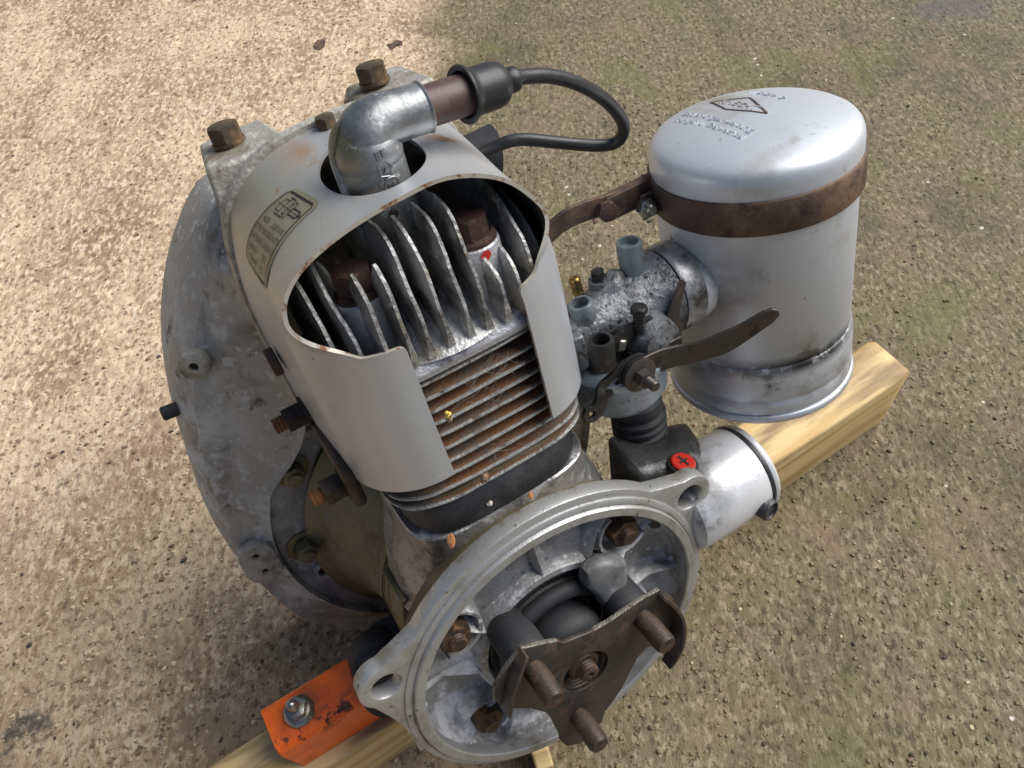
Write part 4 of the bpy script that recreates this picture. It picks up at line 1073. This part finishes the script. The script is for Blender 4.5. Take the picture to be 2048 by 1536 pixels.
# ---------------------------------------------------------------- exhaust flange on the cylinder's left side
ex = part('exhaust_flange', B().add(*box(-.665, .80, 1.40, .07, .66, .26)).mesh(), 'rust', smooth=30, bevel=.03)
nm_ = B().add(*hexprism(.072, .10, .12)).add(*lathe([(.09, -.03), (.09, -.005), (.06, 0)], 28)).mesh()
th_ = B().add(*thread(.046, .075, .020, 24), M4=Matrix.Translation((0, 0, .09))).mesh()
for k, (y, z) in enumerate(((.60, 1.37), (1.05, 1.56))):
    Mx = Matrix.Translation((-.71, y, z)) @ Matrix.Rotation(radians(-90), 4, 'Y')
    a_ = part('nut', nm_.copy(), 'rust', ex, 30); a_.matrix_local = Mx
    b_ = part('stud', th_.copy(), 'rustbright', ex, 30); b_.matrix_local = Mx
# small tapped block on the shroud's lower left edge
part('shroud_clip', B().add(*box(-.72, 1.0, 1.95, .05, .14, .10)).mesh(), 'rust', shroud, 30, .01)

# ---------------------------------------------------------------- carburettor (axis along x)
CY, CZ = .62, 1.50
car = part('carburettor', merged(B().add(*[*lathe([(0, 0), (.13, 0), (.13, .06), (.15, .10), (.175, .20), (.19, .30), (.20, .40), (.21, .46), (.215, .52), (.205, .56), (.20, .62), (0, .62)], 48)], M4=axisM((.62, CY, CZ), (1, 0, 0))).mesh()), 'carb', smooth=50)
def cpart(name, vf, M4, m_, sm=50): return part(name, B().add(*vf, M4=M4).mesh(), m_, car, sm)
cpart('inlet_flange', box(0, 0, 0, .06, .34, .22), Matrix.Translation((.70, CY, CZ)), 'carb')
cpart('neck', lathe([(.16, 0), (.205, .02), (.215, .10), (.24, .20), (.25, .24)], 40), axisM((1.10, CY, CZ), (1, 0, 0)), 'carb')
cpart('clamp_ring', lathe([(.22, 0), (.255, .005), (.262, .02), (.262, .125), (.252, .14), (.225, .14)], 56), axisM((1.34, CY, CZ-.01), (1, 0, -.04)), 'clampmetal')
cpart('filter_neck', lathe([(.22, 0), (.245, .0), (.25, .05), (.245, .20), (.2, .2)], 48), axisM((1.47, CY, CZ-.01), (1, 0, -.04)), 'aluox')
cpart('stack_tube', lathe([(.085, -.16), (.078, -.04), (.072, 0), (.071, .20), (.067, .208), (.052, .208), (.048, .17), (0, .165)], 32), axisM((1.19, .63, 1.68), (0, 0, 1)), 'carbtube')
cpart('stack_web', lathe([(.10, 0), (.10, .05), (.04, .14), (0, .15)], 24), axisM((1.04, .63, 1.62), (.3, 0, 1)), 'carb')
cpart('brass_nipple', lathe([(0, 0), (.026, 0), (.024, .03), (.034, .035), (.026, .065), (.034, .07), (.026, .10), (.034, .105), (.034, .118), (.022, .13), (.010, .13), (0, .12)], 20), axisM((.885, .72, 1.64), (-.05, .1, 1)), 'brass')
cpart('screw_boss', lathe([(.08, -.10), (.065, .0), (.06, .06), (0, .06)], 24), axisM((1.0, .68, 1.66), (0, 0, 1)), 'carb')
cpart('hex_plug', hexprism(.042, .055), axisM((1.0, .68, 1.72), (0, 0, 1)), 'carbdark', 30)
cpart('cup', lathe([(.07, -.14), (.068, 0), (.062, .008), (.048, .008), (.045, -.05), (0, -.06)], 30), axisM((.80, .56, 1.72), (-.1, 0, 1)), 'carbtube')
cpart('side_housing', lathe([(0, 0), (.11, 0), (.14, .03), (.15, .12), (.12, .22), (0, .24)], 36), axisM((1.08, .52, 1.42), (.15, -1, 0)), 'carb')
cpart('lower_body', box(0, 0, 0, .34, .34, .16), Matrix.Translation((.93, .58, 1.36)), 'carbdark')
cpart('float_bowl', lathe([(0, 0), (.10, .003), (.18, .022), (.235, .06), (.276, .12), (.287, .28), (.294, .29), (.294, .33), (.25, .34), (0, .34)], 56), axisM((.925, .52, 1.0), (0, 0, 1)), 'carbclean')
bpy.context.view_layer.update()
cpart('spring_cup', lathe([(.0, 0), (.066, 0), (.068, .01), (.068, .17), (.063, .178), (.048, .178), (.044, .10), (0, .09)], 32), axisM((.745, .33, 1.46), (.05, -.05, 1)), 'carbdark')
v, f = plate([(0, 0)], (), .1) if False else (None, None)
# throttle linkage, in planes facing the drive side
pv = (.90, .27, 1.36)
def xz_plate(name, outer, holes, y, th, m_, bevel=.004):
    me = plate(outer, holes, th, bevel); me.transform(Matrix.Translation((0, y, 0))); return part(name, me, m_, car, 40)
xz_plate('link_arm', [(.92, 1.47), (.84, 1.45), (.79, 1.40), (.72, 1.39), (.68, 1.37), (.66, 1.32), (.645, 1.27), (.60, 1.255), (.565, 1.27), (.555, 1.31), (.575, 1.345), (.61, 1.355), (.64, 1.40), (.66, 1.44), (.72, 1.475), (.80, 1.50), (.86, 1.53), (.95, 1.53)][::-1] and
         [(.98, 1.40), (.93, 1.45), (.85, 1.455), (.77, 1.42), (.70, 1.40), (.66, 1.37), (.645, 1.31), (.62, 1.285), (.575, 1.285), (.545, 1.25), (.555, 1.20), (.60, 1.175), (.66, 1.185), (.695, 1.225), (.715, 1.275), (.78, 1.285), (.86, 1.28), (.94, 1.28)],
         [circ(.597, 1.232, .024, 16), [(.70, 1.325), (.72, 1.315), (.80, 1.345), (.805, 1.375), (.785, 1.38), (.71, 1.35)]], .285, .025, 'carbdark')
for k, r in enumerate((.108, .098, .100)):
    cpart('washer', lathe([(0, 0), (r, 0), (r, .010), (r-.008, .014), (0, .014)], 36), axisM((pv[0], pv[1]-.002-.024*(k-1), pv[2]), (0, -1, 0)), 'lever' if k == 2 else 'rubber')
cpart('pivot_nut', hexprism(.052, .055, .15), axisM((pv[0], .225, pv[2]), (0, -1, 0)), 'lever', 30)
cpart('pivot_stud', thread(.030, .07, .014, 18), axisM((pv[0], .172, pv[2]), (0, -1, 0)), 'lever', 30)
# choke / throttle lever blade: twists from the pivot plane and sweeps out past the filter
def blade():
    cl = spline([(.90, .262, 1.36), (1.02, .26, 1.366), (1.117, .24, 1.362), (1.212, .19, 1.362), (1.307, .12, 1.392), (1.41, .06, 1.44), (1.50, .0, 1.505), (1.585, -.045, 1.56)], 7)
    wd = [.085, .074, .072, .078, .078, .068, .056, .045]
    vs = []; fs = []; n = len(cl)
    for i, p in enumerate(cl):
        f = i/7; k = min(6, int(f)); w_ = wd[k]+(wd[k+1]-wd[k])*min(1, f-k)
        if i >= n-4: w_ = max(.006, .041*sqrt(max(0, 1-((i-(n-4))/3.05)**2)))
        t_ = (cl[min(i+1, n-1)]-cl[max(0, i-1)]).normalized(); up = Vector((-t_.z, 0, t_.x))
        tw = .25*min(1, max(0, (f-2)/2)); up = (up*cos(tw)+Vector((0, 1, 0))*sin(tw)); nn = t_.cross(up).normalized()
        for a_, b_ in ((1, 1), (1, -1), (-1, -1), (-1, 1)): vs.append(p+up*w_*a_+nn*.011*b_)
    for i in range(n-1):
        for q in range(4): fs.append((i*4+q, i*4+(q+1) % 4, (i+1)*4+(q+1) % 4, (i+1)*4+q))
    fs += [(0, 1, 2, 3), (n*4-1, n*4-2, n*4-3, n*4-4)]
    return B().add(vs, fs).mesh()
o = part('hand_lever', blade(), 'lever', car, 50); bev(o, .005)
xz_plate('stop_plate', [(.80, 1.55), (.96, 1.60), (1.10, 1.58), (1.12, 1.50), (1.0, 1.47), (.88, 1.47)], (), .36, .02, 'carbdark')
cpart('adjust_spring', thread(.034, .12, .022, 20), axisM((1.01, .36, 1.53), (.05, -.1, 1)), 'carbdark', 30)
cpart('adjust_screw', hexprism(.045, .04, .1), axisM((1.016, .348, 1.65), (.05, -.1, 1)), 'carbdark', 30)
xz_plate('upright_tab', [(1.17, 1.28), (1.27, 1.28), (1.285, 1.44), (1.275, 1.50), (1.34, 1.67), (1.325, 1.69), (1.295, 1.69), (1.20, 1.52), (1.175, 1.45)], (), .36, .016, 'lever')
cpart('bridge', box(0, 0, 0, .30, .14, .07), Matrix.Translation((1.08, .36, 1.38)), 'carbdark')
cpart('bright_clip', box(0, 0, 0, .05, .03, .07), Matrix.Translation((.89, .36, 1.50)) @ Matrix.Rotation(.4, 4, 'Y'), 'steel')
for o in list(car.children):
    if o.name.split('.')[0] in ('inlet_flange', 'lower_body', 'bridge', 'bright_clip'): bev(o, .012)

# ---------------------------------------------------------------- air filter
FX, FY, FR = 2.045, .615, .55
FM = Matrix.Translation((FX, FY, 0))
fil = part('air_filter', B().add(*lathe([(0, .56), (.50, .56), (.545, .57), (.560, .60), (.568, .62), (.568, .68), (.560, .70), (.557, .71), (.562, .725), (.565, .74), (.562, .90), (.556, .935), (.553, .945), (.548, .955), (.540, .96)], 120), M4=FM).mesh(), 'filterlow', smooth=50)
part('bottom_rim', B().add(*lathe([(.54, .545), (.572, .548), (.580, .56), (.580, .585), (.570, .60), (.548, .60)], 120), M4=FM).mesh(), 'filterlow', fil, 60)
part('canister', B().add(*lathe([(.530, .945), (.546, .96), (.553, 2.05), (0, 2.05)], 120), M4=FM).mesh(), 'filter', fil, 50)
lidp = [(.560, 2.00), (.564, 2.03), (.564, 2.11), (.561, 2.14), (.552, 2.168), (.536, 2.19), (.51, 2.207), (.47, 2.222), (.40, 2.242), (.30, 2.262), (.18, 2.276), (0, 2.282)]
part('lid', B().add(*lathe(lidp, 120), M4=FM).mesh(), 'filter', fil, 60)
part('clamp_band', B().add(*lathe([(.550, 1.862), (.573, 1.860), (.578, 1.867), (.578, 2.045), (.573, 2.052), (.550, 2.052)], 120), M4=FM).mesh(), 'band', fil, 60)
# pressed lettering on the lid, upside down from here
lt = B(); LA = radians(-90)
def lidz(r):
    q = sorted(lidp)
    for a, b in zip(q, q[1:]):
        if a[0] <= r <= b[0]: return a[1]+(b[1]-a[1])*(r-a[0])/(b[0]-a[0]+1e-9)
    return 2.1
def lid_pt(u, v, up):      # u, v on the lid in the lettering's own frame
    x = u*cos(LA)-v*sin(LA); y = u*sin(LA)+v*cos(LA); r = min(.5, sqrt(x*x+y*y)); return (FX+x, FY+y, lidz(r)+up)
def lid_text(s, size, u, v, wide=1.0):
    vs, fs = textmesh(s, size, .0035, 1); lt.add([lid_pt(u+p.x*wide, v+p.y, p.z+.002) for p in vs], fs)
lid_text('KNECHT', .075, -.145, .040, .95)
lid_text('Bedienungsanweisung', .064, -.11, -.145, 1.0)
lid_text('Reinigen u. Oelwechsel', .062, -.10, -.215, .95)
lid_text('11 80579  D', .052, -.13, .225, 1.05)
part('pressed_lettering', lt.mesh(), 'filter', fil, 0)['kind'] = 'stuff'
dl = B()
cor = [(-.357, .021), (-.174, .141), (.08, .03), (-.162, -.041)]
for a, b in zip(cor, cor[1:]+cor[:1]):
    n = 14; vs = []; fs = []; d = Vector((b[0]-a[0], b[1]-a[1], 0)).normalized(); nn = Vector((-d.y, d.x, 0))
    for k in range(n+1):
        p = Vector((a[0]+(b[0]-a[0])*k/n, a[1]+(b[1]-a[1])*k/n, 0))
        for s in (-1, 1): vs.append(lid_pt(p.x+nn.x*s*.0055, p.y+nn.y*s*.0055, .003))
    for k in range(n): fs.append((2*k, 2*k+1, 2*k+3, 2*k+2))
    dl.add(vs, fs)
part('diamond_outline', dl.mesh(), 'rust', fil, 0)
# clamp lugs and stay back to the engine
lg = part('clamp_lug', B().add(*box(1.395, .86, 1.98, .34, .025, .14)).add(*box(1.39, .885, 2.045, .36, .05, .02)).add(*box(1.47, .80, 1.93, .12, .02, .15)).mesh(), 'band', fil, 30, .006)
part('lug_nut', B().add(*hexprism(.055, .05, .15)).add(*lathe([(.033, .05), (.033, .085), (.025, .095), (0, .095)], 20)).mesh(), 'steel', fil, 30).matrix_local = axisM((1.42, .79, 1.935), (-.1, -1, .15))
part('lug_bolt', hexm := B().add(*hexprism(.06, .05, .15)).mesh(), 'rustred', fil, 30).matrix_local = axisM((1.20, .84, 2.0), (-.1, -1, .15))
st = spline([(1.30, .87, 2.0), (1.22, .87, 2.01), (1.10, .87, 2.03), (.98, .88, 2.03), (.90, .92, 1.98), (.80, 1.0, 1.86), (.70, 1.1, 1.72)], 6)
vs = []; fs = []
for i, p in enumerate(st):
    for a_, b_ in ((1, 1), (1, -1), (-1, -1), (-1, 1)): vs.append(p+Vector((0, .012*b_, .058*a_)))
for i in range(len(st)-1):
    for q in range(4): fs.append((i*4+q, i*4+(q+1) % 4, (i+1)*4+(q+1) % 4, (i+1)*4+q))
fs += [(0, 1, 2, 3), (len(st)*4-1, len(st)*4-2, len(st)*4-3, len(st)*4-4)]
part('filter_stay', B().add(vs, fs).mesh(), 'band', smooth=40, bevel=.006)

# ---------------------------------------------------------------- side can and rubber bellows
CA = (.235, .20)
XM = Matrix(((0, 0, 1, 0), (1, 0, 0, CA[0]), (0, 1, 0, CA[1]), (0, 0, 0, 1)))
can = part('side_can', B().add(*lathe([(.20, .98), (.285, 1.02), (.295, 1.06), (.297, 1.52), (.290, 1.53), (.289, 1.545), (.293, 1.55), (.293, 1.585), (.280, 1.60), (0, 1.60)], 80), M4=XM).mesh(), 'can', smooth=40)
part('seal_line', B().add(*lathe([(.2985, 1.522), (.3005, 1.53), (.3005, 1.545), (.2985, 1.552), (.285, 1.54)], 80), M4=XM).mesh(), 'rubber', can)
def canbox():
    vs = [(.80, .26, .30), (1.34, .26, .30), (1.34, .62, .30), (.80, .62, .30), (.80, .22, .70), (1.20, .22, .60), (1.38, .60, .52), (.80, .66, .72), (1.30, .24, .50)]
    vs = [(.78, .16, .20), (1.42, .16, .20), (1.42, .60, .20), (.78, .64, .20), (.78, .24, .68), (1.26, .24, .50), (1.40, .56, .50), (.82, .62, .70)]
    return B().add(vs, [(3, 2, 1, 0), (4, 5, 6, 7), (0, 1, 5, 4), (1, 2, 6, 5), (2, 3, 7, 6), (3, 0, 4, 7)]).mesh()
part('can_body', canbox(), 'candark', can, 40, .05)
rp = part('red_plug', B().add(*lathe([(0, 0), (.075, 0), (.075, .018), (.066, .026), (0, .026)], 32)).mesh(), 'red', can, 40)
rp.matrix_local = axisM((1.085, .215, .573), (.25, -.15, 1))
cr_ = part('cross_slot', B().add(*box(0, 0, .027, .085, .014, .008)).add(*box(0, 0, .0275, .014, .055, .008)).mesh(), 'ink', can, 0); cr_.matrix_local = axisM((1.085, .215, .573), (.25, -.15, 1)) @ Matrix.Rotation(.7, 4, 'Z')
part('plug_seat', B().add(*lathe([(.095, 0), (.09, .01), (.078, .01)], 32), M4=axisM((1.085, .215, .569), (.25, -.15, 1))).mesh(), 'rubber', can)
ob = part('oval_boss', B().add(*lathe([(.075, -.05), (.072, .04), (.064, .05), (.055, .05), (.05, .035), (0, .035)], 32)).mesh(), 'candark', can, 40)
ob.matrix_local = axisM((1.47, -.05, .125), (.18, -1, -.02))
blp = [(.19, 0)]
for k in range(4):
    z = .03+k*.062; blp += [(.165, z), (.172, z+.012), (.172, z+.034), (.158, z+.045), (.145, z+.052)]
blp += [(.15, .285), (.16, .30), (.155, .36), (.11, .40), (0, .40)]
part('rubber_bellows', B().add(*lathe(blp, 48), M4=axisM((1.06, .60, .50), (.02, .0, 1))).mesh(), 'rubbermatt', smooth=40)
# black rubber mount behind the left ear
part('rubber_mount', B().add(*lathe([(0, 0), (.19, .0), (.20, .01), (.20, .16), (.17, .18), (.17, .24), (.205, .26), (.205, .42), (.19, .44), (0, .44)], 36), M4=axisM((-1.00, .98, -.40), (0, -1, .25))).mesh(), 'rubbermatt', smooth=50)
part('mount_block', B().add(*box(-.75, .95, -.50, .5, .30, .5)).mesh(), 'rubbermatt', smooth=40, bevel=.06)
# foot of the crankcase standing on the timber
part('foot', B().add(*box(.1, 1.05, -.80, 1.1, .30, .30)).mesh(), 'case', smooth=40, bevel=.04)

# ================================================================== small stuff lying on the engine and ground
def EL(p): return EM @ Vector(p)
def blob(name, r, sc, p, m_, seed, lab_, cat, grp=None):
    bm = bmesh.new(); bmesh.ops.create_icosphere(bm, subdivisions=2, radius=r); rnd = random.Random(seed)
    for v in bm.verts: v.co *= rnd.uniform(.72, 1.2)
    me = D.meshes.new('m'); bm.to_mesh(me); bm.free()
    o = link(name, me, m_, None, 20); o.scale = sc; o.location = EL(p); o.rotation_euler = (rnd.random(), rnd.random(), rnd.random()*6)
    return tag(o, lab_, cat, grp)
blob('rust_flake', .024, (1.7, 1, .5), (-.36, .225, 1.005), 'flake', 1, 'orange rust flake on the left front edge of the black spacer', 'rust flake')
blob('rust_flake', .020, (1, 1, .7), (.10, .17, 1.06), 'flake', 2, 'small orange rust flake on top of the drive flange rim', 'rust flake')
blob('grit_speck', .016, (1, 1, .8), (-.11, .205, 1.12), 'grit', 3, 'pale grit speck in the middle of the black spacer', 'grit')
# dead wasp in the cobweb
ws = D.objects.new('dead_wasp', None); COL.objects.link(ws); ws.location = EL((-.165, .165, 1.80)); tag(ws, 'small yellow dead wasp caught on the rusty cylinder fins', 'insect')
def sph(r, sc, loc, m_, name, par):
    bm = bmesh.new(); bmesh.ops.create_uvsphere(bm, u_segments=12, v_segments=8, radius=r); me = D.meshes.new('m'); bm.to_mesh(me); bm.free()
    o = link(name, me, m_, par, 60); o.scale = sc; o.location = loc; return o
sph(.016, (1.2, 1, 1), (0, 0, .0), 'yellow', 'thorax', ws); sph(.018, (.9, .8, 1.5), (.002, 0, -.028), 'husk', 'abdomen', ws); sph(.011, (1, 1, 1), (-.004, 0, .02), 'yellow', 'head', ws)
me = mesh([(0, 0, 0), (.05, -.004, .016), (.058, 0, .004), (.03, .002, -.008)], [(0, 1, 2, 3)]); o = link('wing', me, 'husk', ws, 0); o.location = (.008, -.008, .01)
# cobweb: thin wandering strands over the fins
def web(anchors, n, seed, r=.0016):
    rnd = random.Random(seed); b = B()
    for k in range(n):
        a, c_ = rnd.sample(anchors, 2); a = Vector(a); c_ = Vector(c_)
        a += Vector((rnd.uniform(-.03, .03), 0, rnd.uniform(-.03, .03))); m0 = a
        L_ = (c_-a).length; pts = [a]
        ns = 7
        e = a+(c_-a)*rnd.uniform(.35, 1)
        for i in range(1, ns+1):
            t_ = i/ns; q = a+(e-a)*t_+Vector((rnd.uniform(-.008, .008), -.012*sin(pi*t_)*1, rnd.uniform(-.009, .009))); pts.append(q)
        v, f = tube(spline(pts, 3), r*rnd.uniform(.6, 1.3), 4, False); b.add(v, f)
    return b.mesh()
an = [(x, .175, z) for x, z in ((.12, 1.99), (.05, 1.93), (-.02, 1.88), (.18, 1.93), (.2, 1.85), (-.1, 1.84), (-.16, 1.80), (.02, 1.80), (.07, 1.75), (-.05, 1.72), (.14, 1.78), (.22, 1.90))]
wb = link('cobweb', web(an, 18, 3, .0006), 'web', None, 0); wb.matrix_world = EM
tag(wb, 'tangled dusty cobweb across the upper cylinder fins', 'cobweb')
an = [(x, .19, z) for x, z in ((.03, 1.62), (0, 1.5), (-.02, 1.42), (-.03, 1.33), (.05, 1.28), (.12, 1.30), (.2, 1.34), (.27, 1.40), (.24, 1.33))]
wb2 = link('cobweb', web(an, 10, 9, .0006), 'web', None, 0); wb2.matrix_world = EM
tag(wb2, 'wispy cobweb with a husk along the lowest cylinder fins', 'cobweb')
blob('seed_husk', .024, (1.2, .7, 1.3), (-.10, .17, 1.335), 'husk', 5, 'pinkish husk hanging in the cobweb at the lowest fin', 'husk')
# bits on the ground
def flat_bit(name, pts, loc, rz, m_, lab_, cat):
    n = len(pts); vs = [(x, y, .004+.012*math.sin(i*2.1)**2) for i, (x, y) in enumerate(pts)]+[(x*.96, y*.96, -.003) for x, y in pts]
    fs = [tuple(range(n)), tuple(range(n, 2*n))[::-1]]+[(i, i+n, (i+1) % n+n, (i+1) % n) for i in range(n)]
    o = link(name, B().add(vs, fs).mesh(), m_, None, 0); o.location = (loc[0], loc[1], .006); o.rotation_euler = (0, 0, rz); return tag(o, lab_, cat)
flat_bit('dead_leaf', [(-.14, -.05), (-.05, -.09), (.08, -.07), (.15, 0), (.10, .07), (-.02, .09), (-.12, .05)], (2.19, 9.99), .9, 'leaf', 'brown scrap of dead leaf on the pale concrete, above the left top bolt', 'leaf')
flat_bit('dead_leaf', [(-.12, -.08), (.02, -.05), (.06, -.11), (.14, -.02), (.09, .08), (.0, .05), (-.08, .10)], (3.12, 9.29), .2, 'leaf', 'crumpled dark leaf scrap on the concrete behind the plug cap', 'leaf')
flat_bit('twig', [(-.10, -.012), (.0, -.02), (.10, 0), (.0, .014), (-.09, .010)], (3.42, 4.50), 1.1, 'leaf', 'tiny red-brown twig on the concrete below the filter stay', 'twig')
flat_bit('bark_chip', [(-.05, -.03), (.04, -.04), (.06, .01), (.0, .045)], (3.68, 4.55), .2, 'leaf', 'small dark bark chip on the concrete left of the air filter', 'bark chip')
flat_bit('bark_chip', [(-.06, -.04), (.03, -.05), (.07, .0), (.02, .05), (-.05, .03)], (-.386, 7.986), .5, 'leaf', 'dark bark chip on the pale concrete left of the fan housing', 'bark chip')
